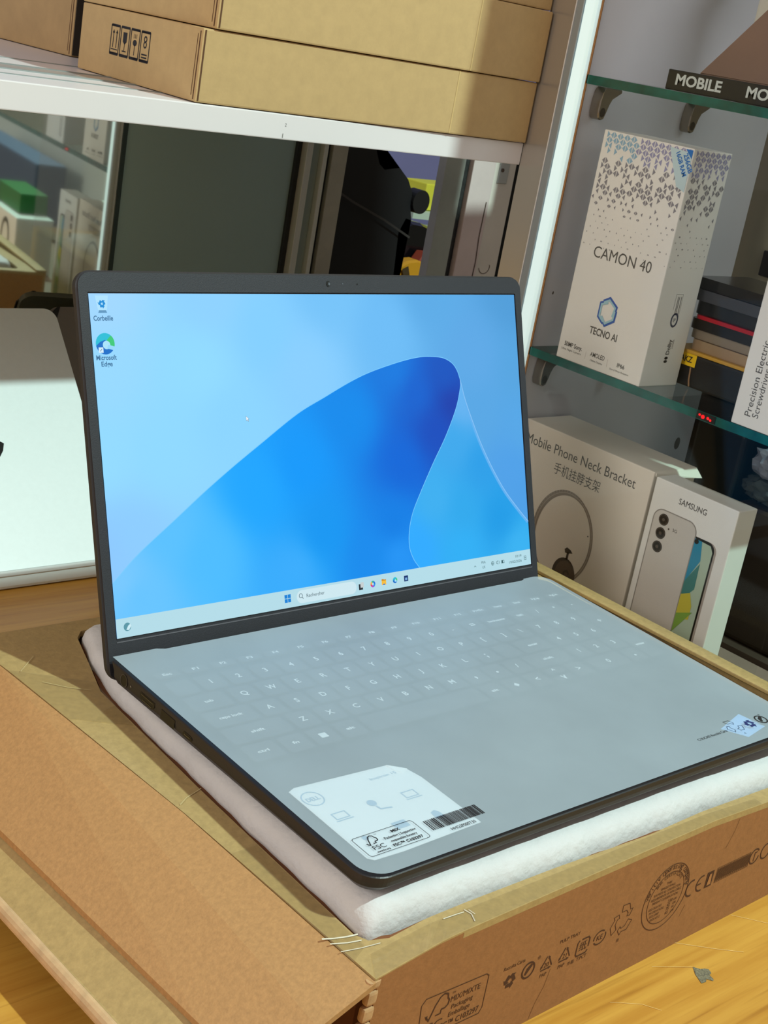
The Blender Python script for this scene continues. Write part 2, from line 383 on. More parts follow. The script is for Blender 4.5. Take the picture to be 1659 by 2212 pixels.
# small ledge with a yellow carton
t = thing('wall_ledge', 'pale wall ledge deep in the doorway under the yellow carton', 'shelf', (1.3,1.1,.18))
bm = bmesh.new(); v = [bm.verts.new(q) for q in [(1.205,1.10,.196),(1.50,1.10,.190),(1.50,1.55,.19),(1.205,1.40,.196),(1.205,1.10,.184),(1.50,1.10,.174),(1.50,1.55,.174),(1.205,1.40,.184)]]
for q in ((0,1,2,3),(7,6,5,4),(0,4,5,1),(1,5,6,2),(2,6,7,3),(3,7,4,0)): bm.faces.new([v[i] for i in q][::-1])
put(link('ledge_board', bm, mat('pale_green_paint', (196,214,196), .6)), t)
bm = box(1.2385, 1.40, 1.115, 1.17, .196, .2395, .002); o = link('yellow_carton', bm, mat('yellow_paper', (228,224,70), .6)); tag(o, 'small lime-yellow carton on the pale ledge in the doorway', 'box')
t = thing('hard_hat', 'glossy black rounded case in the doorway behind the yellow bag', 'case', (1.12,.97,.15))
soft_prism('case_shell', .985, [(1.03,.09),(1.20,.09),(1.20,.185),(1.15,.188),(1.125,.195),(1.10,.1975),(1.085,.19),(1.068,.172),(1.045,.15),(1.025,.128)], .06, mat('gloss_black', (14,14,18), .15), t)
t.name = 'black_case'
t = thing('yellow_bag', 'mustard-yellow round bag with a dark strap low in the doorway', 'bag', (1.07,.93,.13))
soft_prism('bag_body', .92, [(.955,.085),(1.10,.085),(1.098,.13),(1.085,.147),(1.065,.152),(1.045,.15),(1.02,.138),(.985,.12)], .03, mat('mustard_yellow', (214,152,30), .5), t, 0)
fr = Fr((0,.918,0),(1,0,0),(0,0,1)); bm = bmesh.new(); stroke(bm, fr, [(1.035,.142),(1.045,.118),(1.052,.095)], .012, c=.002)
put(link('bag_strap', bm, mat('dark_webbing', (70,52,22), .7)), t)
t = thing('red_pouch', 'brick-red pouch between the yellow bag and the door jamb', 'pouch', (1.12,.95,.13))
soft_prism('pouch_body', .953, [(1.09,.085),(1.20,.085),(1.20,.150),(1.15,.155),(1.11,.157),(1.098,.14)], .03, mat('brick_red', (150,60,40), .6), t)

# ================================================================== SILVER LAPTOP AND NEIGHBOUR
m_silver = mat('silver_aluminium', (226,238,237), .3, metal=.0, nscale=200, namt=.02)
phi = math.radians(43)
t = thing('silver_laptop', 'open silver laptop at left seen from behind, black fruit emblem on lid', 'laptop', (.07,.325,0))
FLid = Fr((.2195,.3255,.0165), (-1,0,0), (0, math.sin(phi), math.cos(phi)))   # u to -X so n points to us
FLid = Fr((-.085,.3255,.0165), (1,0,0), (0, math.sin(phi), math.cos(phi)))
bm = bmesh.new(); prism(bm, FLid, rrect(0, 0, .3045, .2330, [.002,.002,.011,.011]), -.005, 0); bmesh.ops.bevel(bm, geom=[e for e in bm.edges if e.is_boundary is False and abs(e.calc_face_angle(0)) > 1.2], offset=.0008, segments=2, affect='EDGES')
put(link('lid', bm, m_silver), t)
bm = box(-.085, .2195, .3235, .535, .0008, .0150, .003); put(link('base', bm, m_silver), t)
bm = box(-.06, .195, .3225, .3280, .0125, .0162, .0010); put(link('hinge', bm, mat('hinge_grey', (206,210,208), .4)), t)
# emblem
ap = [(0,.30),(.12,.36),(.30,.40),(.46,.32),(.52,.20),(.42,.10),(.38,-.05),(.45,-.20),(.56,-.27),(.48,-.48),(.34,-.66),(.2,-.66),(.0,-.60),(-.2,-.66),(-.34,-.66),(-.48,-.48),(-.58,-.2),(-.58,.1),(-.46,.32),(-.30,.40),(-.12,.36)]
bm = bmesh.new(); k = .030
flat(bm, FLid, [(.085+.1205+a*k, .1165+b*k) for a, b in ap], .0003); flat(bm, FLid, [(.085+.1205+a*k, .1165+b*k) for a, b in [(.0,.48),(.12,.48),(.26,.62),(.28,.80),(.12,.74),(.0,.6)]], .0003)
bmesh.ops.triangulate(bm, faces=bm.faces[:]); put(link('lid_emblem', bm, mat('emblem_black', (16,16,17), .2)), t)
t = thing('dark_laptop', 'dark grey laptop lid between the silver laptop and the main laptop', 'laptop', (.36,.5,0))
ph2 = math.radians(33)
FL2 = Fr((.262,.472,.010), (1,0,0), (0, math.sin(ph2), math.cos(ph2)))
bm = bmesh.new(); prism(bm, FL2, rrect(0, 0, .23, .1860, [.002,.002,.012,.012]), -.006, 0); put(link('lid', bm, mat('grey_lid', (128,124,118), .4, metal=.1)), t)
bm = box(.262, .492, .474, .560, .0008, .0100, .003); put(link('base', bm, m_black), t)
bm = bmesh.new(); prism(bm, FL2, [(-.002,.0),(-.002,.170),(.005,.181),(.011,.186),(.014,.186),(.008,.174),(.005,.165),(.005,0)], -.0005, .0010); put(link('lid_edge', bm, mat('lid_edge_black', (14,14,14), .4)), t)

# ================================================================== WHITE WALL SHELF WITH CARTONS
ys = .2152
t = thing('white_shelf', 'thick white laminate shelf crossing behind the laptop, carrying cartons', 'shelf', (.1,.4,.38))
put(link('shelf_board', box(-1.0, .4797, ys, .75, .3792, .3968, .0008), m_wshelf), t)
m_rail = mat('rail_grey', (150,158,156), .35, metal=.3)
for y0, y1, h in ((.262,.264,.0006),(.300,.3035,.0010),(.338,.341,.0010),(.405,.407,.0006)):
    put(link('track_rail', box(-1.0, .47, y0, y1, .3966, .3968+h), m_rail), t)
put(link('track_plate', box(-1.0, .47, .305, .337, .3966, .3972), mat('track_plate_grey', (176,170,166), .3, metal=.2)), t)
bm = bmesh.new(); FS = Fr((0,ys,0),(1,0,0),(0,0,1)); text(bm, FS, '2', .2330, .3885, height=.0022); stroke(bm, FS, [(.2322,.3835),(.2322,.3805)], .0006)
put(link('pencil_mark', bm, mat('pencil', (120,120,116), .8)), t)

def carton(name, label, o, ang, w, d, h, m, marks=0, group=None, tape=False, skew=0):
    t = thing(name, label, 'box', o, group)
    ca, sa = math.cos(ang), math.sin(ang)
    fr = Fr((0,0,0), (ca, sa, 0), (0,0,1)); frd = Vector((-math.sin(ang-skew), math.cos(ang-skew), 0))
    F3 = Fr((0,0,0), (ca,sa,0), (-sa,ca,0))
    bm = box(0, w, 0, d, 0, h, .0012)
    for v in bm.verts: v.co = F3.u*v.co.x+frd*v.co.y+Vector((0,0,v.co.z))
    link('body', bm, m, t)
    # flap seam near the corner on the end face, lid line
    E = Fr((0,0,0), -frd, (0,0,1))   # end face, outward -X
    bm = bmesh.new(); stroke(bm, E, [(-.0032,.0015),(-.0030,h-.002)], .0011, c=.0002); stroke(bm, E, [(-.0062,.004),(-.0060,h-.004)], .0006, c=.0002)
    stroke(bm, Fr((0,0,0),(ca,sa,0),(0,0,1)), [(.002,.001),(.002,h-.001)], .0012, c=.0002)
    link('flap_seam', bm, mat('seam_brown', (88,56,30), .8), t)
    if marks:
        bm = bmesh.new(); y0 = -marks
        for i in range(4):
            a0 = y0+i*.0152; a1 = a0+.0128; z0 = h*.36; z1 = h*.76
            stroke(bm, E, [(a0,z0),(a1,z0),(a1,z1),(a0,z1)], .0011, closed=True); flat(bm, E, [(a0,z1-.0004),(a1,z1-.0004),(a1,z1+.0012),(a0,z1+.0012)]); flat(bm, E, [(a0,z0-.0012),(a1,z0-.0012),(a1,z0+.0008),(a0,z0+.0008)])
            c = (a0+a1)/2; zz = (z0+z1)/2
            if i == 0:
                for dx in (-.0025, .0025):
                    stroke(bm, E, [(c+dx,z0+.004),(c+dx,z1-.004)], .001); flat(bm, E, [(c+dx-.0017,z1-.0050),(c+dx+.0017,z1-.0050),(c+dx,z1-.0025)])
                stroke(bm, E, [(c-.005,z0+.0028),(c+.005,z0+.0028)], .0007)
            elif i == 1:
                flat(bm, E, [(c-.003,z1-.003),(c-.0028,zz),(c,zz-.002),(c+.0028,zz),(c+.003,z1-.003)][::1]); stroke(bm, E, [(c,zz),(c,z0+.003)], .0008); stroke(bm, E, [(c-.003,z0+.003),(c+.003,z0+.003)], .0009)
            elif i == 2:
                flat(bm, E, circ(c, zz+.001, .003, .0022, n=10)); stroke(bm, E, [(c,zz),(c,z0+.002)], .0008)
                for dx in (-.002,0,.002): stroke(bm, E, [(c+dx,zz+.004),(c+dx,zz+.007)], .0005)
            else:
                text(bm, E, '8', c, zz-.001, height=.0085, width=.005, align='c'); stroke(bm, E, [(c-.004,z0+.0042),(c+.004,z0+.0042)], .001); stroke(bm, E, [(c-.004,z0+.0022),(c+.004,z0+.0022)], .001)
        link('handling_marks', bm, m_ink, t)
    if tape:
        bm = bmesh.new(); FF = Fr((0,0,0),(ca,sa,0),(0,0,1)); flat(bm, FF, [(tape,.0005),(tape+.0012,.0005),(tape+.0012,h-.0005),(tape,h-.0005)], .0002)
        link('tape_edge', bm, mat('tape_edge_pale', (206,176,120), .4), t)
    return t
A = math.radians(-.8)
z0 = .3974
carton('brown_carton', 'long brown carton lowest in the stack on the white shelf, handling symbols on end', (.1555,.2160,z0), A, .3225, .1782, .0478, m_kraft3, marks=.1285, group='cartons on the white shelf', tape=.235, skew=math.radians(2.8))
carton('brown_carton', 'long brown carton second from the bottom in the stack on the white shelf', (.1640,.2140,z0+.0484), A, .3140, .1800, .0545, m_kraft3, group='cartons on the white shelf', tape=.235)
carton('brown_carton', 'brown carton topmost in the stack, only its lower edge in view', (.1700,.2170,z0+.0484+.0550), A, .3080, .25, .045, m_kraft3, group='cartons on the white shelf')
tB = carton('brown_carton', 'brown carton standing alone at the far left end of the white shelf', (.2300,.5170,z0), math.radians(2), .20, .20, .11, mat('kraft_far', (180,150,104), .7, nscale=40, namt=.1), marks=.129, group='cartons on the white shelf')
link('gap_shade_panel', box(.0006,.199,-.0012,-.0003,.001,.109), mat('gap_shade_dark', (44,36,28), .8), tB)  # shade of the gap beside this carton, painted as a dark panel

# ================================================================== DISPLAY CABINET
t = thing('display_cabinet', 'glass-shelved shop display cabinet along the right side with a lit edge strip', 'cabinet', (.6,-.2,0))
def C(name, bm, m): return put(link(name, bm, m), t)
C('side_panel', box(.4805, .7410, .1635, .1950, .0005, 1.25, .001), m_grey)
C('led_strip', box(.4765, .4803, .1640, .1772, .0005, 1.25, .0006), m_led)
C('edge_glue', box(.4800, .4808, .1622, .1640, .0005, 1.25), m_orange)
C('trim_profile', box(.4755, .4803, .1776, .1845, .0005, 1.25, .0006), mat('trim_alu', (150,158,162), .4, metal=.4))
C('trim_lip', box(.4748, .4803, .1845, .1853, .0005, 1.25), mat('trim_lip_white', (214,214,212), .4))
C('polished_strip', box(.4800, .4840, .1853, .2153, .0005, 1.25), m_polish)
m_sg = thin_glass('shelf_glass_clear', (.90,.95,.93), 1.35, .8)
for zt, nm in ((.4590,1), (.2395,2)):
    bm = box(.4800, .7400, -.75, .1632, zt-.0068, zt)
    for f in bm.faces:
        f.material_index = 1 if abs(f.normal.z) < .5 else 0
    bm.normal_update()
    for f in bm.faces: f.material_index = 1 if abs(f.normal.z) < .5 else 0
    C('glass_shelf', bm, [m_sg, m_teal])
C('cabinet_floor', box(.5095, .6540, -.75, .1632, -.30, -.001), mat('pink_board', (150,122,110), .6, nscale=8, namt=.12, stretch=(1,6,1)))
C('rear_ledge', box(.6545, .7410, -.75, .1632, -.05, .004), mat('dark_board', (74,56,46), .6, nscale=8, namt=.2))
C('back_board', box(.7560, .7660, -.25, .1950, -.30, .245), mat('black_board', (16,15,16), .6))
C('back_board', box(.7560, .7660, -1.6, -.2505, -.30, .245), mat('grey_board', (204,214,210), .6))
C('back_board', box(.7880, .7980, -1.6, .30, .245, 1.25), mat('tan_board', (152,146,124), .6, nscale=4, namt=.1))
# unseen panel added above view to shade the right end of the cartons
C('added_shade_panel', box(.4700, .4750, -.125, .2300, .60, 1.25), m_wshelf)
C('added_shade_roof', box(.4760, .7870, -.29, .1630, .640, .655), m_wshelf)  # unseen board added to keep the key light out of the cabinet
C('door_glass', box(.4725, .4745, -.12, .1640, .001, .56), thin_glass('door_glass', (.985,.99,.985), 1.22, .6))
# brackets: curved metal claws under the shelves on the side panel
def bracket(x, zt):
    bm = bmesh.new(); n = 10; FB = Fr((x, .1633, zt-.0068), (1,0,0), (0,0,1))
    prism(bm, FB, [(-.0035,-.004),(-.0055,-.011),(-.0058,-.020),(-.0045,-.0245),(-.001,-.0258),(.0025,-.0245),(.0042,-.020),(.0048,-.013),(.0075,-.008),(.0135,-.0045),(.0185,-.0035),(.0185,-.0005),(-.002,-.0005)], -.0001, .010)
    bmesh.ops.bevel(bm, geom=list(bm.edges), offset=.0008, segments=1, affect='EDGES')
    o = C('shelf_bracket', bm, m_chrome)
    bm = bmesh.new(); prism(bm, FB, circ(-.0008,-.0195,.003,.0036,n=16), .009, .0103); C('bracket_screw', bm, mat('screw_dark', (66,60,56), .4, metal=.6))
for x, z in ((.4965,.4590),(.6150,.4590),(.4960,.2395),(.5860,.2395)): bracket(x, z)
FP = Fr((0,.1634,0),(1,0,0),(0,0,1)); bm = bmesh.new(); bm.free()
for q in ((.7204,.1398,.0042,.0062),(.4944,.2849,.0008,.0014),(.690,.292,.0009,.0014)):
    bm = bmesh.new(); flat(bm, FP, circ(*q,n=18)); C('drill_hole', bm, mat('hole_brown', (58,44,38), .8))

# ---- camon phone box
XF = .4802
t = thing('phone_box', 'tall white smartphone carton with a triangle pattern, on the lower glass shelf', 'box', (XF,.09,.2397))
def put2(name, bm, m): return put(link(name, bm, m), t)
put2('carton', box(XF, .5283, .0462, .1340, .2397, .4218, .0009), m_white)
FT = Fr((XF,.1340,.2397),(0,-1,0),(0,0,1)); FTS = Fr((XF,.0462,.2397),(1,0,0),(0,0,1))
m_pat1 = mat('pattern_ice_blue', (140,178,205), .3); m_pat2 = mat('pattern_violet', (150,150,186), .3); m_pat3 = mat('pattern_grey', (136,134,142), .4)
bm = bmesh.new()
def pattern(fr, wd, seedv):
    rnd = random.Random(seedv); H = .182
    pitch = .0046; px = .0068
    r = 0; z = H-.0030
    while z > .094:
        d = (H-z)
        s = 1.0 if d < .042 else max(.22, 1-(d-.042)*30) if d < .07 else max(.16, .34-(d-.07)*6)
        prob = .98 if d < .011 else (.50 if d < .024 else (.62 if d < .05 else .42))
        a = .0034 + (px/2 if r % 2 else 0)
        while a < wd-.002:
            for sgn in (-1, 1):
                if rnd.random() < prob:
                    w_ = .0028*s; h_ = .0025*s; g = .00035*max(s, .6)
                    mi = 0 if (d < .022 and a < wd*.42 and fr is FT) else (1 if d < .020 else 2)
                    pts = [(a+sgn*g, z-h_), (a+sgn*(g+w_), z), (a+sgn*g, z+h_)]
                    if 0.0006 < pts[1][0] < wd-.0006:
                        flat(bm, fr, pts if sgn > 0 else pts[::-1], mi=mi)
            a += px
        z -= pitch*.86 if d < .045 else pitch; r += 1
pattern(FT, .0878, 3); pattern(FTS, .0481, 5)
put2('triangle_pattern', bm, [m_pat1, m_pat2, m_pat3])
bm = bmesh.new()
text(bm, FT, 'CAMON 40', .0155, .0858, width=.0585, height=.0088)
text(bm, FT, 'TECNO AI', .0285, .0272, width=.0285, height=.0058, bold=.02)
text(bm, FT, '50MP Sony.', .0062, .0110, width=.0190, height=.0036, bold=.02); text(bm, FT, 'Ultra Night Camera', .0040, .0075, width=.021, height=.0016)
text(bm, FT, 'AMOLED', .0345, .0098, width=.0150, height=.0036, bold=.01); text(bm, FT, '120Hz Display', .0355, .0060, width=.013, height=.0014)
text(bm, FT, 'IP66', .0630, .0088, width=.0075, height=.0033, bold=.02); text(bm, FT, 'Dust & Water Resistance', .0565, .0050, width=.0195, height=.0014)
put2('printed_text', bm, m_inkg)
for q in ((.0300,.0060),(.0530,.0060)):
    bm = bmesh.new(); stroke(bm, FT, [(q[0],q[1]),(q[0],q[1]+.006)], .0002); put2('divider_line', bm, mat('pale_grey_ink', (176,170,164), .6))
# hexagonal swirl emblem
bm = bmesh.new(); cx, cz = .0420, .0475
def hx(r, a): return (cx+r*math.cos(math.radians(a))*.86, cz+r*math.sin(math.radians(a)))
for k in range(3):
    a = 90+120*k
    stroke(bm, FT, [hx(.0104, a+44), hx(.0112, a), hx(.0112, a-60), hx(.0088, a-112)], .0017, mi=0, c=.00015+.00006*k)
    stroke(bm, FT, [hx(.0088, a+44), hx(.0093, a), hx(.0093, a-60), hx(.0070, a-112)], .0016, mi=1, c=.00036+.00006*k)
put2('hexagon_emblem', bm, [mat('emblem_blue', (64,100,178), .4), mat('emblem_pale', (160,200,214), .4)])
bm = bmesh.new()
stroke(bm, FTS, [(.0205,.0735),(.0290,.0735),(.0290,.0530)], .0002); stroke(bm, FTS, [(.0205,.0735),(.0205,.0610)], .0002)
for i, a in enumerate((.0235,.0250,.0275)): stroke(bm, FTS, [(a,.0570),(a,.0715)], .0005)
FTR = Fr(FTS.p(0,0,0), FTS.v, -FTS.u)
text(bm, FTR, 'Dolby', .0255, -.0285, width=.0120, height=.0042, bold=.01); text(bm, FTR, 'ATMOS', .0300, -.0315, width=.0075, height=.0013)
for a in (.0195,.0222): flat(bm, FTR, circ(a+.0004,-.0262,.0012,.0022,n=12)) 
put2('side_text', bm, m_ink)
bm = bmesh.new(); stroke(bm, FTS, circ(.0250,.0530,.0038,.0050,n=20), .0016, closed=True); text(bm, FTS, 'IP', .0250, .0515, height=.003, align='c')
put2('rating_badge', bm, mat('badge_navy', (58,70,92), .4))
FTt = Fr((XF,.0462,.4218),(0,1,0),(1,0,0))
# corner sticker 256GB
bm = bmesh.new()
flat(bm, FT, [(.0655,.1800),(.0872,.1785),(.0872,.1500),(.0790,.1530)], .0003, 0)
flat(bm, FT, [(.0805,.1808),(.0872,.1808),(.0872,.1745)], .0005, 1)
FK = Fr(FT.p(.0690,.1765,.0003), Vector(FT.u)*.55-Vector(FT.v)*.83, Vector(FT.u)*.83+Vector(FT.v)*.55)
text(bm, FK, '256GB', .006, .0085, width=.015, height=.0042, c=.0003, mi=1, bold=.02); text(bm, FK, '16GB RAM', .002, .0028, width=.019, height=.0038, c=.0003, mi=1, bold=.02)
put2('capacity_sticker', bm, [mat('sticker_pale', (190,214,222), .4), mat('sticker_blue', (24,112,196), .4)])

# ---- screwdriver set
t = thing('screwdriver_box', 'white precision screwdriver set carton at the right edge of the lower glass shelf', 'box', (XF,-.08,.2397))
put2('carton', box(XF, .5300, -.1240, -.0418, .2397, .4050, .0010), m_white)
FK = Fr((XF,-.0418,.2397),(0,0,1),(0,1,0))   # text runs upward
bm = bmesh.new()
text(bm, FK, 'Precision Electric', .0085, -.0150, width=.0560, height=.0052); text(bm, FK, 'Screwdriver Set', .0090, -.0215, width=.0480, height=.0052)
put2('printed_text', bm, m_inkg)

# ---- neck bracket box
XN = .4922
t = thing('neck_bracket_box', 'wide white carton printed with a grey neck band, low in the cabinet', 'box', (XN,.09,0))
put2('carton', box(XN, .5480, .0205, .1600, 0, .1775, .0012), m_white2)
bm = bmesh.new(); v = [bm.verts.new(q) for q in [(XN+.002,.0200,.1765),(.5475,.0200,.1765),(.5500,.0150,.1700),(XN+.002,.0195,.1735)]]; bm.faces.new(v)
bm2 = bmesh.ops.extrude_face_region(bm, geom=bm.faces[:]); bmesh.ops.translate(bm, vec=(0,.001,.0008), verts=[q for q in bm2['geom'] if isinstance(q, bmesh.types.BMVert)])
put2('tuck_flap', bm, m_white2)
FN = Fr((XN,.1600,0),(0,-1,0),(0,0,1)); bm = bmesh.new()
text(bm, FN, 'Mobile Phone Neck Bracket', .0040, .1580, width=.1205, height=.0083)
text(bm, FN, '手机挂脖支架', .0400, .1430, width=.0510, height=.0090)
put2('printed_text', bm, m_inkg)
bm = bmesh.new()
P_ = []; W_ = []
for i in range(60):
    a = math.radians(240-i*(300+0)/59.0*1.0)
    P_.append((.0640+.0315*math.cos(a), .0930+.0385*math.sin(a)))
for i in range(59):
    wd = .0026+.0026*max(0, math.sin(math.radians(i*6-30))) if i < 36 else .0030
    stroke(bm, FN, [P_[i], P_[i+1]], wd, c=.00015)
stroke(bm, FN, P_, .0006, c=.0002, mi=1)
put2('neck_band_picture', bm, [mat('band_grey', (138,128,118), .5), mat('band_edge', (170,160,148), .5)])
bm = bmesh.new(); flat(bm, FN, circ(.0738,.0640,.0122,.0140,n=28), .0003, 0); flat(bm, FN, circ(.0756,.0632,.0110,.0128,n=28), .0004, 1)
stroke(bm, FN, [(.0742,.0770),(.0742,.0835)], .0022, c=.0003); flat(bm, FN, [(.0700,.0850),(.0722,.0872),(.0765,.0862),(.0790,.0842),(.0750,.0828),(.0712,.0822)][::-1], .0003)
stroke(bm, FN, [(.0745,.0560),(.0745,.0660),(.0775,.0680),(.0800,.0655)], .0020, c=.0005); stroke(bm, FN, [(.0765,.0630),(.0790,.0600)], .0014, c=.0005)
put2('mount_picture', bm, [mat('mount_dark', (44,34,28), .5), mat('mount_brown', (72,60,52), .4)])
bm = bmesh.new(); flat(bm, FN, circ(.0905,.1040,.0007,n=8), .0003); put2('speck', bm, m_inkg)

# ---- samsung phone box
XS = .4902
t = thing('phone_box', 'slim white smartphone carton picturing a silver phone, beside the neck band carton', 'box', (XS,-.02,0))
put2('carton', box(XS, .5145, -.0627, .0163, 0, .1757, .0010), m_white)
FQ = Fr((XS,.0163,0),(0,-1,0),(0,0,1)); bm = bmesh.new()
text(bm, FQ, 'SAMSUNG', .0255, .1622, width=.0265, height=.0047)
text(bm, FQ, '5G', .0262, .1395, height=.0025)
put2('printed_text', bm, mat('ink_soft_black', (48,44,42), .6))
bm = bmesh.new(); flat(bm, FQ, rrect(.0060,.020,.0475,.1530,.0085), .00015, 0)
stroke(bm, FQ, rrect(.0060,.020,.0475,.1530,.0085), .0009, closed=True, c=.0002, mi=1)
for z in (.1455,.1343,.1230): flat(bm, FQ, circ(.0160,z,.0047,n=24), .0003, 2); stroke(bm, FQ, circ(.0160,z,.0040,n=24), .0005, closed=True, c=.0004, mi=3); flat(bm, FQ, circ(.0160,z,.0014,n=12), .0005, 3)
flat(bm, FQ, circ(.0225,.1400,.0008,n=8), .0003, 3)
put2('phone_back_picture', bm, [mat('picture_silver', (204,199,193), .4), mat('picture_edge', (150,144,138), .4), mat('lens_black', (34,26,22), .2), mat('lens_ring', (84,72,62), .3)])
bm = bmesh.new()
ro = [(a, b) for a, b in rrect(.0300,.020,.0690,.1440,.0070) if a >= .0480]; ro = [(.0480,.020)]+[q for q in ro]+[(.0480,.1440)]
flat(bm, FQ, ro, .00012, 1)
ro2 = [(a-.0018, b) for a, b in ro]; ro2[0] = (.0480,.020); ro2[-1] = (.0480,.1440); flat(bm, FQ, ro2, .0002, 0)
flat(bm, FQ, [(.0480,.0210),(.0655,.0210),(.0658,.1370),(.0630,.1415),(.0480,.1424)], .0003, 3)
flat(bm, FQ, [(.0480,.1424),(.0548,.1420),(.0575,.1270),(.0480,.1060)][::-1], .0004, 2); flat(bm, FQ, [(.0480,.1070),(.0578,.1250),(.0585,.1040),(.0480,.0900)][::-1], .00045, 6)
flat(bm, FQ, [(.0480,.0960),(.0560,.1000),(.0600,.0900),(.0600,.0790),(.0480,.0760)][::-1], .0005, 4)
flat(bm, FQ, [(.0480,.0800),(.0620,.0860),(.0480,.0640)][::-1], .00055, 5)
flat(bm, FQ, [(.0480,.0560),(.0620,.0540),(.0652,.0210),(.0480,.0210)][::-1], .00055, 5); flat(bm, FQ, [(.0480,.0430),(.0560,.0520),(.0640,.0400),(.0650,.0210),(.0480,.0210)][::-1], .0006, 6)
flat(bm, FQ, circ(.0500,.1405,.0020,n=14), .0007, 0)
bmesh.ops.triangulate(bm, faces=[f for f in bm.faces if len(f.verts) > 4])
put2('phone_front_picture', bm, [mat('picture_black', (24,22,22), .3), mat('picture_frame', (170,160,152), .4), mat('pic_blue', (40,140,176), .4), mat('pic_pale', (176,196,176), .4), mat('pic_yellow', (200,190,70), .4), mat('pic_green', (128,168,72), .4), mat('pic_teal', (64,128,124), .4)])
bm = bmesh.new()
for i, a in enumerate((.0050,.012,.030,.048,.0595)): pass
flat(bm, Fr((XS,-.0627,.1757),(0,1,0),(-1,0,0)), [(.010,-.023),(.065,-.023),(.065,-.0215),(.010,-.0215)], .0002)
put2('seal_tab', bm, mat('seal_clear', (200,198,190), .3))

# ---- goods behind on the lower glass shelf
t = thing('black_speaker_box', 'black electronics carton with a yellow price sticker behind the triangle-pattern carton', 'box', (.57,.01,.24))
put2('carton', box(.5350, .6250, -.0250, .0600, .2397, .2660, .002), mat('black_carton', (20,20,22), .4))
FB = Fr((.5350,.0600,.2397),(0,-1,0),(0,0,1)); bm = bmesh.new(); flat(bm, FB, [(.004,.0165),(.0225,.0165),(.0225,.0270),(.004,.0270)], .0004)
put2('price_sticker', bm, mat('sticker_yellow', (240,196,20), .5))
bm = bmesh.new(); text(bm, FB, 'AKZ', .0075, .0195, width=.0115, height=.0048, c=.0007, bold=.02); put2('sticker_text', bm, m_ink)
bm = bmesh.new(); stroke(bm, FB, [(.0190,.0160),(.0195,.0120),(.0200,.0060),(.0215,.0010)], .0014, c=.0006); put2('charging_lead', bm, mat('cable_tan', (150,116,84), .5))
o = link('yellow_tray', box(.5330, .6300, -.0300, .0650, .2663, .2690, .0008), mat('tray_yellow', (196,150,52), .5)); tag(o, 'flat mustard-yellow tray lying on the black electronics carton', 'tray')
def slab(name, label, cat, y0, y1, z0, z1, m, grp=None, x0=.538, x1=.612, edge=None):
    bm = bmesh.new(); prism(bm, Fr((x0,y0,z0),(1,0,0),(0,1,0)), rrect(0,0,x1-x0,y1-y0,.006), 0, z1-z0)
    bmesh.ops.bevel(bm, geom=[e for e in bm.edges if e.calc_face_angle(0) > 1.2], offset=min(.0015,(z1-z0)*.3), segments=2, affect='EDGES')
    o = link(name, bm, m); tag(o, label, cat, grp); return o
G = 'devices stacked on the yellow tray'
slab('smartphone', 'worn gold-edged phone lowest in the device stack on the yellow tray', 'phone', -.0180,.0500,.2692,.2775, mat('phone_gold', (176,150,120), .3, metal=.5), G)
slab('smartphone', 'champagne-edged phone, second lowest in the device stack', 'phone', -.0150,.0550,.2778,.2850, mat('phone_champagne', (150,138,122), .35, metal=.4), G, x0=.541)
slab('black_tablet', 'thick black tablet above the champagne phone in the device stack', 'tablet', -.0220,.0560,.2853,.2935, mat('dev_black', (22,22,24), .3), G, x0=.539)
slab('red_phone_case', 'glossy red phone case edge between the black devices in the stack', 'phone case', -.0200,.0520,.2938,.2968, mat('case_red', (170,24,40), .25), G, x0=.5375)
slab('black_tablet', 'thin black tablet resting directly on the red phone case', 'tablet', -.0240,.0560,.2971,.3075, mat('dev_black2', (30,32,34), .25), G, x0=.541)
slab('black_tablet', 'black tablet in a grey sleeve, second from the top of the device stack', 'tablet', -.0260,.0580,.3078,.3165, mat('dev_grey', (62,64,70), .4), G, x0=.538)
slab('black_tablet', 'topmost black tablet of the device stack with a shiny edge', 'tablet', -.0270,.0600,.3168,.3255, mat('dev_black3', (26,26,28), .2), G, x0=.540)
o = link('wall_sign', box(.7850, .7880, .00, .165, .306, .330, .001), mat('sign_black', (14,15,18), .5)); tag(o, 'plain black strip on the tan board above the device stack', 'panel')

t = thing('red_reflection', 'tiny red reflection painted as a glow on the front edge of the lower glass shelf', 'reflection', (.4795,-.02,.2355))  # red reflection in the glass edge, painted on with emissive spots
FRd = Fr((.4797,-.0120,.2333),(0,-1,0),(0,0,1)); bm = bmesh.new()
flat(bm, FRd, [(.0,.0),(.0175,.0),(.0175,.0058),(.0,.0058)], .0001); put2('reflection_backing', bm, mat('reflection_dark', (10,14,14), .2))
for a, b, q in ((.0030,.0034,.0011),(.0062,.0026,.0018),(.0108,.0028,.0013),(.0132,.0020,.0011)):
    bm = bmesh.new(); flat(bm, FRd, circ(a, b, q, q*.9, n=7), .0003); put2('red_reflection_spot', bm, mat('red_reflection_glow', (230,16,20), .4, emis=1.0))
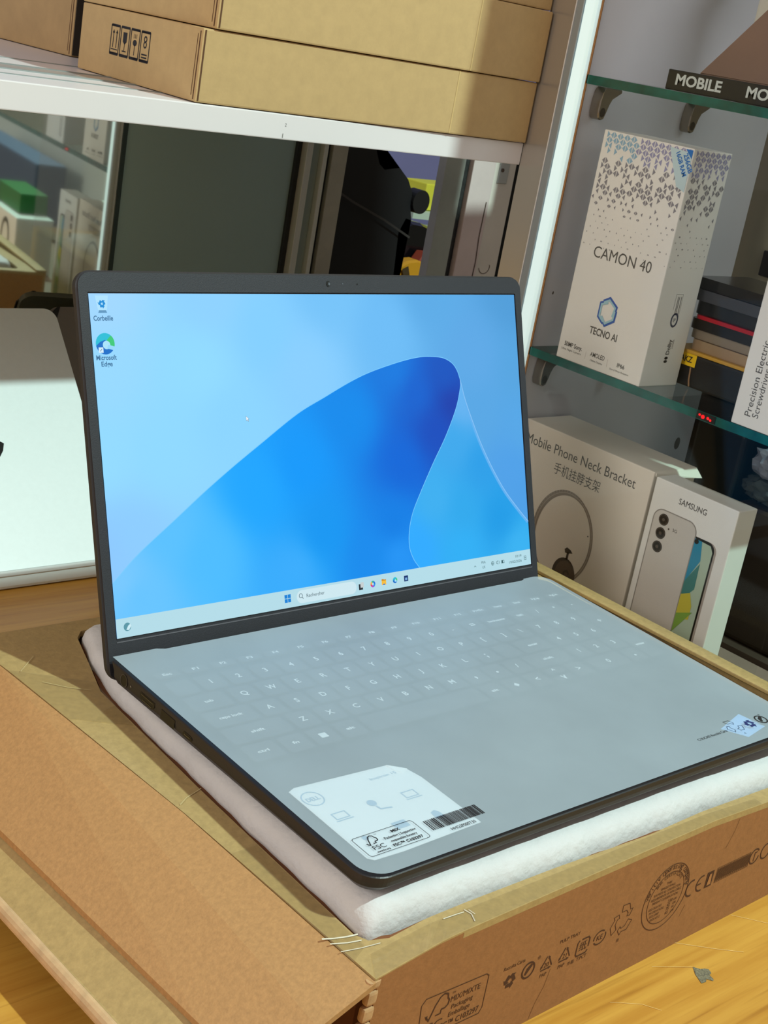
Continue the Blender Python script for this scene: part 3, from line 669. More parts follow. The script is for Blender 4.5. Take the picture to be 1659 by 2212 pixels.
# ---- black block and bagged goods below
o = link('black_speaker', box(.6600, .7300, .0540, .1060, .0045, .1870, .003), mat('speaker_black', (14,18,18), .35, bump=.1, bscale=200)); tag(o, 'tall black speaker block at the back of the cabinet behind the phone carton', 'speaker')
def crumple(name, label, c, s, m, seed):
    rnd = random.Random(seed); bm = bmesh.new(); bmesh.ops.create_icosphere(bm, subdivisions=3, radius=1)
    for v in bm.verts:
        k = 1+rnd.uniform(-.16,.16); v.co = Vector((c[0]+v.co.x*s[0]*k, c[1]+v.co.y*s[1]*k, c[2]+v.co.z*s[2]*k))
    o = link(name, bm, m); tag(o, label, 'bag'); return o
crumple('plastic_bag', 'crumpled clear plastic bag of white parts right of the black speaker', (.676,.028,.168), (.012,.022,.016), mat('bag_plastic_grey', (138,142,158), .2), 4)
crumple('plastic_bag', 'crumpled dark plastic bag under the clear one, right of the speaker', (.680,.030,.142), (.014,.026,.012), mat('bag_plastic_dark', (72,78,78), .15), 9)
o = link('storage_tin', box(.668, .735, -.06, .050, .0045, .128, .004), mat('dark_brown_card', (50,36,26), .5)); tag(o, 'dark brown carton under the plastic bags at the back of the cabinet', 'box')

# ---- upper shelf: black MOBILE box, brown case, white pieces
t = thing('tape_box', 'long black strip box lettered in white along the upper glass shelf', 'box', (.485,0,.459))
put2('carton', box(.4840, .5250, -.1400, .0890, .4592, .4738, .0008), mat('tape_black', (18,20,20), .4))
FU = Fr((.4840,.0890,.4592),(0,-1,0),(0,0,1)); bm = bmesh.new()
bm.free()
for k in range(3):
    bm = bmesh.new(); text(bm, FU, 'MOBILE', .0085+k*.0640, .0045, width=.0420, height=.0077, bold=.03); put2('printed_text', bm, mat('ink_white', (196,206,204), .5))
t = thing('brown_case', 'large brown leather case leaning on the black lettered strip box', 'case', (.51,0,.4739))
bm = bmesh.new(); prism(bm, Fr((.5150,.0850,.4740),(0,-1,0),(.22,0,1)), [(0,0),(.30,0),(.30,.16),(.115,.16),(.055,.075)], -.012, 0); bmesh.ops.bevel(bm, geom=list(bm.edges), offset=.001, segments=2, affect='EDGES')
put2('case_body', bm, mat('brown_leather', (132,106,90), .5, nscale=6, namt=.15, bump=.1, bscale=500))
bm = bmesh.new(); stroke(bm, Fr((.5150,.0850,.4740),(0,-1,0),(.22,0,1)), [(.072,.003),(.080,.012),(.090,.020)], .0008, c=.0004); put2('stitching', bm, mat('stitch', (176,146,120), .6))
o = link('white_charger', box(.600, .624, .080, .108, .4592, .540, .003), mat('charger_cream', (206,204,190), .5)); tag(o, 'cream upright gadget carton behind the brown case', 'box')
o = link('clear_case', box(.612, .640, .0700, .1180, .5402, .580, .003), mat('frosted_plastic', (156,162,158), .2)); tag(o, 'frosted plastic block on top of the cream gadget carton', 'box')

# ---- goods outside the picture's right edge that the mirror shows
o = link('white_carton', box(.500, .560, -.450, -.302, 0, .088, .001), m_white); tag(o, 'white carton seen only in the mirror at far left, black ring printed on it', 'box')
bm = bmesh.new(); stroke(bm, Fr((.500,-.302,0),(0,-1,0),(0,0,1)), circ(.06,.045,.022,.030,n=30), .008, closed=True, c=.0004); link('ring_print', bm, m_ink, o)
o = link('green_carton', box(.515, .560, -.480, -.344, .0885, .120, .001), mat('green_card', (34,110,44), .5)); tag(o, 'green carton seen in the mirror on top of the white one', 'box')
o = link('blue_crate', box(.660, .720, -1.25, -.765, .0, .115, .004), mat('slate_blue', (70,88,112), .5)); tag(o, 'slate-blue crate reflected in the mirror above the green carton', 'crate')

# ================================================================== OPEN CARTON
def rim_z(x, y):
    zf = .0745 + .0055*min(1, max(0, (x+.012)/.045)) - .0055*max(0, min(1, (x-.25)/.09)); k = min(1, max(0, (y+.255)/.30)); return zf*(1-k)+.0865*k
t = thing('open_carton', 'large opened brown laptop carton lying flat on the wooden counter', 'box', (.2,-.08,0))
def P3(c): return lambda x, y, cc: Vector((x, y, rim_z(x, y)+cc))
outer = [(-.0118,-.2533),(.3067,-.2440),(.4300,-.2404),(.4320,.0960),(-.0420,.0960),(-.0361,.0582),(-.0199,-.1120),(-.0136,-.2185)]
inner = [(.0010,-.2325),(.010,-.2365),(.0611,-.2355),(.1250,-.2355),(.2010,-.2375),(.3950,-.2300),(.4000,-.2200),(.4000,.0760),(.3950,.0820),(.0300,.0820),(.0230,.0740),(.0020,.0100),(-.0012,-.0991),(-.0020,-.1729),(-.0022,-.2255)]
def densify(poly, st=.008):
    out = []
    for i in range(len(poly)):
        a = Vector(poly[i]); b = Vector(poly[(i+1) % len(poly)]); k = max(1, int((b-a).length/st))
        for j in range(k): q = a.lerp(b, j/k); out.append((q.x, q.y))
    return out
bm = bmesh.new(); ring(bm, lambda x, y, c: Vector((x, y, rim_z(x, y)+c)), densify(outer), densify(inner), (.2,-.08), -.004, 0)
put2('rim', bm, m_kraft)
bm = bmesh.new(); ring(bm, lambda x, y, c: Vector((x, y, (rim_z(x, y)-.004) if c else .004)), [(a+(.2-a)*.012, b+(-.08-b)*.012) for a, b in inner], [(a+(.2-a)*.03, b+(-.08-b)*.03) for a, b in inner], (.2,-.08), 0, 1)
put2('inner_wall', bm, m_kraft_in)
# outer walls
E_ = Vector((.9996,.0294,0)); O_ = Vector((-.025,-.2537,0))
FFr = Fr(O_, E_, (0,0,1))
bm = bmesh.new(); th = .0036
n = 24; xs = [.0150+(.4560-.0150)*i/n for i in range(n+1)]
top_ = [rim_z((O_+E_*s).x, -.25)-.0008 for s in xs]
lo = [[bm.verts.new(FFr.p(s, 0, c)) for s in xs] for c in (0, -th)]; hi = [[bm.verts.new(FFr.p(s, z, c)) for s, z in zip(xs, top_)] for c in (0, -th)]
for i in range(n):
    bm.faces.new([lo[0][i], lo[0][i+1], hi[0][i+1], hi[0][i]]); bm.faces.new([lo[1][i+1], lo[1][i], hi[1][i], hi[1][i+1]]); bm.faces.new([hi[0][i], hi[0][i+1], hi[1][i+1], hi[1][i]])
bm.faces.new([lo[0][0], hi[0][0], hi[1][0], lo[1][0]]); bm.faces.new([lo[0][n], lo[1][n], hi[1][n], hi[0][n]])
put2('front_wall', bm, m_kraftF)
put2('right_wall', box(.4280, .4316, -.2400, .0960, 0, .0825), m_kraft)
put2('right_rim_ply', box(.4190, .4330, -.2380, .0960, .0868, .0895, .0008), m_kraft)
put2('back_wall', box(-.035, .4316, .0925, .0958, 0, .0825), m_kraft2)
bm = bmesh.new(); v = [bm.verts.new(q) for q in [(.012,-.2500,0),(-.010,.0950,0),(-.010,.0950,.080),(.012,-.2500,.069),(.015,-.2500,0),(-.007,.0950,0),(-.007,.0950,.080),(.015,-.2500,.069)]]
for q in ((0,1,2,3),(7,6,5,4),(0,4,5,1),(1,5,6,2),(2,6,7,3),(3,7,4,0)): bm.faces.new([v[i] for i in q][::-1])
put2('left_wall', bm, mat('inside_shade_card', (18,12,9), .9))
# corrugated cut edge at the front left corner
bm = bmesh.new(); FC = Fr(O_, E_, (0,0,1)); pts = []
for i in range(9):
    z0_ = .0005+i*.0086; x0_ = .0084+.0006*math.sin(i*2.1); 
    b2 = box(x0_, .0150, z0_, z0_+.0076, -.0034, .0008, .0016)
    for v in b2.verts: v.co = FC.p(v.co.x+(.0020*(v.co.y-.04)/.04), min(v.co.y, .0735), v.co.z)
    merge(bm, b2)
put2('corrugated_edge', bm, mat('flute_tan', (190,150,106), .8, nscale=200, namt=.2))
# big flap folded out to the left, then its tuck strip
def sheet(name, q, th, m):
    bm = bmesh.new(); top = [bm.verts.new(p) for p in q]; bot = [bm.verts.new(Vector(p)-Vector((0,0,th))) for p in q]
    bm.faces.new(top); bm.faces.new(bot[::-1]); n = len(q)
    for i in range(n): bm.faces.new([top[i], bot[i], bot[(i+1)%n], top[(i+1)%n]])
    bmesh.ops.recalc_face_normals(bm, faces=bm.faces); 
    return put2(name, bm, m)
sheet('side_flap', [(-.0125,-.2545,.0738),(-.0147,-.2185,.0755),(-.0209,-.1120,.0808),(-.0370,.0582,.0868),(-.0400,.0960,.0868),(-.0880,.0960,.0460),(-.0812,-.0398,.0450),(-.0729,-.2119,.0450),(-.0690,-.2200,.0470),(-.0430,-.2550,.0620)], .0032, m_kraft2)
sheet('tuck_flap', [(-.0560,-.2290,.0505),(-.0600,-.1500,.0515),(-.0680,.0960,.0530),(-.1010,.0960,.0310),(-.0957,-.0716,.0300),(-.0931,-.1805,.0300),(-.0905,-.2300,.0300),(-.0640,-.2350,.0440)], .0050, m_kraft)
bm = bmesh.new(); pts = [(-.1010,.0960,.0265),(-.0957,-.0716,.0255),(-.0931,-.1805,.0255),(-.0905,-.2300,.0255)]
for a, b in zip(pts, pts[1:]):
    a = Vector(a); b = Vector(b); n = 8
    ra = [bm.verts.new(a+Vector((math.cos(math.radians(60+i*24))*.0045,0,math.sin(math.radians(60+i*24))*.0045))) for i in range(n)]
    rb = [bm.verts.new(b+Vector((math.cos(math.radians(60+i*24))*.0045,0,math.sin(math.radians(60+i*24))*.0045))) for i in range(n)]
    for i in range(n-1): bm.faces.new([ra[i], ra[i+1], rb[i+1], rb[i]])
put2('flap_fold', bm, mat('worn_kraft', (200,166,124), .8, nscale=80, namt=.2))
# clear tape with creases, their bright glints put into the colour
m_tape = thin_glass('clear_tape', (.93,.91,.84), 1.45, 1.0, haze=.06, hcol=(230,220,190))
m_crease = mat('tape_crease_glint', (214,206,180), .15)
bm = bmesh.new()
def on_rim(pts, h=.0004): return [Vector((x, y, rim_z(x, y)+h)) for x, y in pts]
def quadstrip(L, R_): 
    a = [bm.verts.new(p) for p in on_rim(L)]; b = [bm.verts.new(p) for p in on_rim(R_)]
    for i in range(len(a)-1): bm.faces.new([a[i], a[i+1], b[i+1], b[i]])
quadstrip([(-.0178,-.150),(-.0155,-.2020),(-.0138,-.2400)], [(-.0028,-.150),(-.0030,-.2020),(-.0030,-.2350)])
put2('packing_tape', bm, m_tape); bm = bmesh.new()
quadstrip([(-.0118+.312*i/30,-.2530+.0090*i/30) for i in range(31)], [(-.0040+.304*i/30,-.2400+.0015*i/30) for i in range(31)])
put2('packing_tape', bm, m_tape); bm = bmesh.new()
quadstrip([(-.0355,.050),(-.0300,-.010)], [(.0040,.020),(-.0005,-.030)])
put2('packing_tape', bm, m_tape)
bm = bmesh.new()
def crease(pts, wd, h=.0010):
    for a, b in zip(pts, pts[1:]):
        a = Vector(a); b = Vector(b); d = (b-a).normalized(); nn = Vector((-d.y, d.x))*wd/2
        va = [bm.verts.new(p) for p in (on_rim([a+nn], .0005)[0], on_rim([a], .0005+h)[0], on_rim([a-nn], .0005)[0])]
        vb = [bm.verts.new(p) for p in (on_rim([b+nn], .0005)[0], on_rim([b], .0005+h)[0], on_rim([b-nn], .0005)[0])]
        for i in range(2): bm.faces.new([va[i], vb[i], vb[i+1], va[i+1]])
m_tg = mat('tape_glint_pale', (216,210,190), .10, spec=1)  # near-white tone paints the glints along the tape creases
for P_c, w_c in (([(-.0172,-.2210),(-.0120,-.2232),(-.006,-.2256),(-.001,-.2270)], .0010), ([(-.0160,-.2255),(-.0085,-.2288),(-.002,-.2310)], .0007), ([(-.0150,-.2320),(-.005,-.2350),(.004,-.2372)], .0004),
                 ([(.040,-.2405),(.0475,-.2408),(.053,-.2412)], .0005), ([(.0545,-.2400),(.0555,-.2440),(.0530,-.2490)], .0006), ([(.0565,-.2410),(.057,-.2450)], .0004)):
    bm = bmesh.new(); crease(P_c, w_c, .0003); put2('tape_crease_glint', bm, m_tg)
for q_ in ([(-.0008,-.0975),(-.0120,-.1010),(-.0185,-.1050)], [(-.0030,.012),(-.014,.020),(-.024,.030)], [(-.030,.045),(-.0140,.060)]):
    bm = bmesh.new()
    for a, b in zip(q_, q_[1:]):
        a = Vector(a); b = Vector(b); d = (b-a).normalized(); nn = Vector((-d.y, d.x))*.00022
        bm.faces.new([bm.verts.new(p) for p in on_rim([a+nn, a-nn, b-nn, b+nn], .0007)])
    put2('tape_wrinkle', bm, mat('tape_crease_soft', (196,178,130), .4))
# printing on the front wall
bm = bmesh.new(); K = FFr
def S(x): return x/1000.0
stroke(bm, K, [(S(50),S(35)),(S(49),S(45.5)),(S(51.5),S(48.5)),(S(93.5),S(46.5)),(S(95.5),S(45)),(S(95.8),S(26)),(S(94),S(23)),(S(60),S(24)),(S(53),S(25)),(S(50),S(28))], .0005, closed=True)
fsc_tree(bm, K, .0545, .0325, .0145, .0009)
text(bm, K, 'FSC', .0530, .0275, width=.0135, height=.0045); text(bm, K, 'TM', .0700, .0440, height=.0012)
text(bm, K, 'MIX/MIXTE', .0700, .0393, width=.0205, height=.0034); text(bm, K, 'Packaging', .0715, .0348, width=.0150, height=.0027)
text(bm, K, 'Emballage', .0705, .0305, width=.0150, height=.0027); text(bm, K, 'FSC\u2122 C103297', .0640, .0250, width=.0290, height=.0035, bold=.01)
put2('certification_mark', bm, m_inkb); bm = bmesh.new()
text(bm, K, 'Raccolta Carta', .1070, .0425, width=.0160, height=.0022)
recycle(bm, K, .1138, .0345, .0052, .0015)
stroke(bm, K, circ(.1275,.0355,.0046,n=24), .0011, closed=True); flat(bm, K, [(.1248,.0335),(.1262,.0370),(.1290,.0390),(.1305,.0378),(.1280,.0350),(.1262,.0328)][::-1]); text(bm, K, '\u00ae', .1335,.0395, height=.0022)
for x, tx, lb in ((.1425,'20','PAP'), (.1570,'21','PAP')):
    recycle(bm, K, x, .0335, .0058, .0008, True); text(bm, K, tx, x, .0318, height=.0028, align='c'); text(bm, K, lb, x-.001, .0262, height=.0022, align='c')
text(bm, K, 'PULP TRAY', .1500, .0430, width=.0165, height=.0021)
text(bm, K, '纸', .1720, .0315, height=.0055, align='c'); stroke(bm, K, [(.1680,.0385),(.1668,.0370),(.1668,.0300),(.1680,.0285),(.1755,.0285),(.1768,.0300)], .0009); stroke(bm, K, [(.1768,.0320),(.1768,.0370),(.1755,.0385),(.1700,.0385)], .0009)
text(bm, K, '外箱', .1640, .0252, height=.0024, align='c'); text(bm, K, 'T:PCT', .1730, .0252, height=.0022, align='c')
stroke(bm, K, circ(.1860,.0340,.0050,.0042,n=24,a0=-150,a1=30), .0008); stroke(bm, K, circ(.1860,.0340,.0050,.0042,n=24,a0=50,a1=190), .0008); text(bm, K, 'KE', .1860, .0325, height=.0032, align='c')
put2('recycling_marks', bm, m_inkb); bm = bmesh.new()
# open arrow triangle
for k_ in range(3):
    a = 90+120*k_; cx, cy = .2040, .0385
    q = lambda r, an: (cx+r*math.cos(math.radians(an))*.95, cy+r*math.sin(math.radians(an)))
    stroke(bm, K, [q(.0105,a+14), q(.0105,a-20), q(.0080,a-48), q(.0098,a-56), q(.0066,a-78), q(.0040,a-66), q(.0055,a-52), q(.0062,a-20), q(.0062,a+20)], .0004, closed=True)
text(bm, K, '纸', .2045, .0245, height=.0022, align='c')
put2('recycling_triangle', bm, m_inkb); bm = bmesh.new()
# round certificate stamp
cx, cy, r1, r2 = .2430, .0405, .0210, .0165
stroke(bm, K, circ(cx, cy, r1, n=48), .0005, closed=True); stroke(bm, K, circ(cx, cy-.0005, r2, n=48), .0004, closed=True)
def arc_text(s, r, a_start, a_end, h):
    for i, ch in enumerate(s):
        if ch == ' ': continue
        a = math.radians(a_start+(a_end-a_start)*i/(len(s)-1)); p = K.p(cx+r*math.cos(a), cy+r*math.sin(a), 0)
        u = K.u*math.sin(a)-K.v*math.cos(a); v_ = K.u*math.cos(a)+K.v*math.sin(a)
        text(bm, Fr(p, u, v_), ch, 0, 0, height=h, align='c')
arc_text('Veritiv Operating Company', .0177, 168, 8, .0026); arc_text('BOX CERTIFICATE', .0135, 140, 40, .0020)
for i, s in enumerate(('THIS','SINGLE WALL','BOX MEETS ALL CONSTRUCTION','REQUIREMENTS OF APPLICABLE','FREIGHT CLASSIFICATION')):
    text(bm, K, s, cx, cy+.0085-i*.0026, width=[.005,.014,.025,.028,.024][i], height=.0016, align='c')
for i, s in enumerate(('EDGE CRUSH TEST','MIN COMBD WT FACINGS','SIZE LIMIT','GROSS WT LT')):
    text(bm, K, s, cx-.0140+i*.0012, cy-.0055-i*.0026, width=[.012,.014,.009,.010][i], height=.0016); text(bm, K, ('230','42','75','65')[i], cx+.004, cy-.0055-i*.0026, height=.0021); text(bm, K, ('LBS','LBS','IN','LBS')[i], cx+.0095, cy-.0055-i*.0026, height=.0015)
put2('certificate_stamp', bm, m_inkb); bm = bmesh.new()
# CE, bin mark, hatched plate, arrow ring
stroke(bm, K, circ(.2690,.0375,.0052,n=16,a0=75,a1=285), .0011); stroke(bm, K, circ(.2790,.0375,.0050,n=16,a0=75,a1=285), .0010); stroke(bm, K, [(.2745,.0375),(.2785,.0375)], .0009)
flat(bm, K, [(.2835,.0325),(.2905,.0325),(.2905,.0430),(.2835,.0430)]); 
stroke(bm, K, [(.2935,.0330),(.3290,.0330),(.3290,.0430),(.2935,.0430)], .0002, closed=True)
for i in range(46): 
    x = .294+i*.00077; stroke(bm, K, [(x,.0332+.0008*(i%3)),(x+.0004,.0428-.0010*(i%2))], .0003)
for i in range(10): stroke(bm, K, [(.2937,.0338+i*.0009),(.3288,.0338+i*.0009)], .00022)
stroke(bm, K, circ(.3345,.0385,.0050,n=20,a0=40,a1=350), .0010); stroke(bm, K, [(.3345,.0350),(.3345,.0410),(.3370,.0410)], .0008); stroke(bm, K, circ(.3470,.0385,.0052,n=20), .0010, closed=True)
put2('compliance_marks', bm, m_inkb)
bm = bmesh.new(); flat(bm, K, [(.2850,.0340),(.2890,.0340),(.2880,.0415),(.2860,.0415)], .0004); put2('bin_symbol', bm, mat('kraft_symbol', (170,116,70), .7))
for P_c in ([(.1380,.0010),(.1405,.0100),(.1450,.0190),(.1470,.0290)], [(.2960,.0560),(.3010,.0660),(.3030,.0740)], [(.2640,.020),(.2670,.0270)]):
    bm = bmesh.new(); stroke(bm, K, P_c, .0003, c=.0002); put2('surface_crack', bm, mat('crack_brown', (120,78,42), .8))

# ---- foam wrap
bm = bmesh.new()
fo = [(.0048,-.2290),(.0500,-.2318),(.1100,-.2325),(.2010,-.2320),(.3100,-.2300),(.3880,-.2280),(.3920,-.2150),(.3920,.0700),(.3850,.0770),(.0330,.0775),(.0275,.0740),(.0160,.0420),(.0090,.0100),(.0062,-.0500),(.0052,-.1000),(.0038,-.1730),(.0028,-.2220)]
cenf = Vector((.2,-.08)); prof = [(1.0,.062),(1.004,.072),(1.003,.080),(.996,.0850),(.985,.0875),(.96,.0885),(.8,.0885)]
rnd = random.Random(11)
def dens(poly, n=12):
    out = []
    for i in range(len(poly)):
        a = Vector(poly[i]); b = Vector(poly[(i+1) % len(poly)])
        k = max(1, int((b-a).length/.006))
        for j in range(k): out.append(a.lerp(b, j/k))
    return out
D_ = dens(fo); rings = []
wob = [sum(math.sin(i*.37*q+q)*.5 for q in (1,2.3,4.1))/1.5 for i in range(len(D_))]
for k_, z in prof:
    rr = []
    for i, q in enumerate(D_):
        d = q-cenf; L = d.length; off = (k_-1)*.21
        p = cenf + d*((L+off*1.0+wob[i]*.0010)/L); zz = z
        zz = z-.0015+ (rim_z(p.x, p.y)-.0800) + wob[i]*.0006*(1 if k_ < .99 else 1.4) + .0040*min(1, max(0, (-.06-p.y)/.14))*min(1, max(0, (1.0-k_)/.04))
        rr.append(bm.verts.new((p.x, p.y, zz)))
    rings.append(rr)
for r0, r1 in zip(rings, rings[1:]):
    n = len(r0)
    for i in range(n): bm.faces.new([r0[i], r0[(i+1)%n], r1[(i+1)%n], r1[i]])
bm.faces.new(rings[-1])
bmesh.ops.triangulate(bm, faces=[f for f in bm.faces if len(f.verts) > 4])
foam = link('foam_wrap', bm, m_foam, smooth=True); tag(foam, 'white foam wrapping pouch laid in the open carton under the laptop', 'packaging')
# ================================================================== MAIN LAPTOP
LM = Matrix(((1.0,-.0002,-.0100,0),(0,.9997,-.0250,0),(.0100,.0250,.9996,.110),(0,0,0,1)))
qq = LM.to_3x3().normalized().to_quaternion()
lap = thing('laptop', 'open dark laptop with a glowing blue desktop screen, centre of picture', 'laptop', (0,0,.110)); lap.rotation_mode = 'QUATERNION'; lap.rotation_quaternion = qq
LW, DD = .3585, .2277
def LP(name, bm, m, parent=None, smooth=False): return link(name, bm, m, parent or lap, smooth)
# base with rounded front corners, tapering sides
sec = [(0.0, -.0006, 0), (.0, -.0046, .0), (-.0006, -.0085, .0), (-.0036, -.0132, .0), (-.0090, -.0172, .0)]
def deck_outline(ins=0, rr=.0135):
    return rrect(-ins, -DD-ins*1.0, LW+ins, .0, [max(.002, rr+ins), max(.002, rr+ins), max(.001, .011+ins), .0015], 10)
bm = bmesh.new(); rings = []
for ins, z, _ in [(-.0006, 0.0, 0)]+sec:
    rings.append([bm.verts.new((a, min(b, -.0040 if z < -.001 else 0), z*(1-.30*min(1, max(0, -b/DD))))) for a, b in deck_outline(ins)])
for r0, r1 in zip(rings, rings[1:]):
    n = len(r0)
    for i in range(n): bm.faces.new([r0[(i+1)%n], r0[i], r1[i], r1[(i+1)%n]])
bm.faces.new(rings[0]); bm.faces.new(rings[-1][::-1])
LP('base', bm, mat('base_dark', (34,32,35), .42, bump=.05, bscale=900))
# ports on the left side (plane x=0, facing -X): u = -Y
FSd = Fr((0,0,0),(0,-1,0),(0,0,1))
def port(name, pts, m, c=.0002):
    bm = bmesh.new(); flat(bm, FSd, pts, c); return LP(name, bm, m)
port('power_jack', circ(.0150,-.0052,.0034,.0036,n=20), m_port); bm = bmesh.new(); stroke(bm, FSd, circ(.0150,-.0052,.0034,.0036,n=20), .0005, closed=True, c=.0003); LP('jack_ring', bm, mat('ring_dark_grey', (58,56,58), .3))
port('charge_light', circ(.0222,-.0052,.0006,n=8), mat('led_off', (120,116,110), .3))
port('hdmi_port', [(.0320,-.0030),(.0465,-.0030),(.0465,-.0058),(.0445,-.0078),(.0340,-.0078),(.0320,-.0058)][::-1], m_port)
bm = bmesh.new(); stroke(bm, FSd, [(.0335,-.0040),(.0450,-.0040)], .0004, c=.0004); stroke(bm, FSd, [(.0345,-.0068),(.0440,-.0068)], .0004, c=.0004); LP('hdmi_contact', bm, m_metalport)
port('usb_port', rrect(.0530,-.0082,.0665,-.0028,.0004), m_port)
port('usb_c_port', rrect(.0745,-.0068,.0830,-.0040,.0013), m_port); bm = bmesh.new(); stroke(bm, FSd, [(.0762,-.0054),(.0815,-.0054)], .0005, c=.0004); LP('usb_c_tongue', bm, m_metalport)
# keyboard
FD = Fr((0,0,0),(1,0,0),(0,1,0))
bm = bmesh.new(); prism(bm, FD, rrect(.0085,-.1260,.3500,-.0210,.003), .0001, .0003); LP('keyboard_well', bm, mat('well_black', (5,5,6), .5))
rows = []
fn = ['Esc']+['F%d' % i for i in range(1, 13)]+['PrtSc','Home','End','PgUp','PgDn']
rows.append((-.0270, .0100, [(s, .3400/18) for s in fn], .0095))
rows.append((-.0430, .0100, [(s, .0188) for s in ['`','1','2','3','4','5','6','7','8','9','0','-','=']]+[('backspace',.0246)], .0185))
rows.append((-.0610, .0100, [('tab',.0288)]+[(s,.0188) for s in 'QWERTYUIOP[]']+[('\\',.0146)], .0185))
rows.append((-.0790, .0100, [('caps lock',.0332)]+[(s,.0188) for s in "ASDFGHJKL;'"]+[('enter',.0290)], .0185))
rows.append((-.0970, .0100, [('shift',.0427)]+[(s,.0188) for s in 'ZXCVBNM,./']+[('shift',.0383)], .0185))
rows.append((-.1152, .0100, [('ctrl',.0235),('fn',.0188),('\u25a0',.0188),('alt',.0188),('',.0940),('alt',.0188),('\u25c6',.0190),('<',.0190)], .0185))
keys = []
for y, x, ks, h in rows:
    for s, w_ in ks: keys.append((s, x, w_, y, h)); x += w_
keys += [('^', .2411, .0190, -.1108, .0092), ('v', .2411, .0190, -.1200, .0092), ('>', .2601, .0190, -.1152, .0185)]
for r, y in enumerate((-.0430,-.0610,-.0790,-.0970)):
    for c, s in enumerate((['num','/','*','-'],['7','8','9'],['4','5','6'],['1','2','3'])[r]): keys.append((s, .2810+c*.0174, .0174, y, .0185))
keys += [('+', .3332, .0174, -.0700, .0365), ('enter', .3332, .0174, -.1060, .0365), ('0', .2810, .0348, -.1152, .0185), ('.', .3158, .0174, -.1152, .0185)]
for s, x, w_, y, h in keys:
    bm = bmesh.new(); g = .0016
    fr = Fr((x+w_/2, y, 0), (1,0,0), (0,1,0)); hw, hh = w_/2-g, h/2-g
    prism(bm, fr, rrect(-hw,-hh,hw,hh,.0016,3), .0003, .0010)
    for f in bm.faces: f.material_index = 0
    if s:
        if len(s) == 1 and s not in '\u25a0\u25c6': text(bm, fr, s, 0, -.0018, height=.0042 if s not in ",.-'`" else .0016, align='c', c=.0011, mi=1, bold=.02)
        elif s == '\u25a0': flat(bm, fr, [(-.0024,-.0022),(.0024,-.0022),(.0024,.0022),(-.0024,.0022)], .0011, 1)
        elif s == '\u25c6': flat(bm, fr, [(-.0022,0),(0,-.0022),(.0022,0),(0,.0022)], .0011, 1)
        else: text(bm, fr, s, 0, -.0010, height=.0023, width=.0016*len(s)+.001, align='c', c=.0011, mi=1, bold=.03)
    LP('key', bm, [m_key, m_legend])
bm = bmesh.new(); prism(bm, FD, rrect(.1000,-.2120,.2200,-.1330,.003), .0001, .0003); LP('touchpad', bm, mat('touchpad_dark', (38,37,40), .35))
bm = bmesh.new(); flat(bm, FD, [(.2975,-.2060),(.3265,-.1985),(.3300,-.2160),(.3070,-.2200)], .0004); LP('processor_sticker', bm, mat('sticker_ice', (150,200,255), .3))
# lid
th = math.radians(21.68); OY = .0045; H0 = .00898; bz = (LW-.3442)/2
FL = Fr((bz, OY+H0*math.sin(th), H0*math.cos(th)), (1,0,0), (0, math.sin(th), math.cos(th)))  # origin: lower left of the display
bm = bmesh.new(); rings = []
for ins, c in ((-.0010, .0000), (0, -.0008), (0, -.0040), (-.0012, -.0056), (-.004, -.0064)):
    rings.append([bm.verts.new(FL.p(a, b, c-.0004)) for a, b in rrect(-bz-ins, -.0245-ins, .3442+bz+ins, .2065+ins, [.010+ins,.010+ins,.0095+ins,.0095+ins], 8)])
for r0, r1 in zip(rings, rings[1:]):
    n = len(r0)
    for i in range(n): bm.faces.new([r0[(i+1)%n], r0[i], r1[i], r1[(i+1)%n]])
bm.faces.new(rings[0]); bm.faces.new(rings[-1][::-1])
LP('lid_shell', bm, m_shell)
bm = bmesh.new(); ring(bm, FL.p, rrect(-bz+.0008, -.0215, .3442+bz-.0008, .2052, [.003,.003,.0078,.0078], 8), rrect(-.0008,-.0010,.3450,.1944,.0006,2), (.17,.09), -.0004, .0005)
LP('bezel', bm, m_bezel)
bm = bmesh.new(); stroke(bm, FL, [(-.0006,-.0021),(.3448,-.0021)], .0007, c=.0007); LP('bezel_lower_lip', bm, mat('lip_grey', (92,92,98), .35))
bm = bmesh.new(); flat(bm, FL, circ(.1725,.2001,.0017,.0019,n=20), .0007, 0); flat(bm, FL, circ(.1731,.2000,.0008,.0010,n=12), .0009, 1); flat(bm, FL, circ(.1968,.2000,.0005,n=8), .0007, 0); flat(bm, FL, circ(.1845,.2002,.0005,n=8), .0007, 1)
LP('webcam', bm, [m_port, mat('lens_glint', (90,96,104), .2)])
bm = bmesh.new(); b2 = None
for i in range(1):
    n = 12
    for x0, x1 in ((.030,.0330),(.0330,.3320)):
        rr = [[bm.verts.new((x, .0030+.0042*math.cos(math.radians(a)), -.0072+.0058*math.sin(math.radians(a)))) for a in range(0,360,30)] for x in (x0, x1)]
        for k_ in range(n): bm.faces.new([rr[0][k_], rr[0][(k_+1)%n], rr[1][(k_+1)%n], rr[1][k_]])
LP('hinge_barrel', bm, m_black)
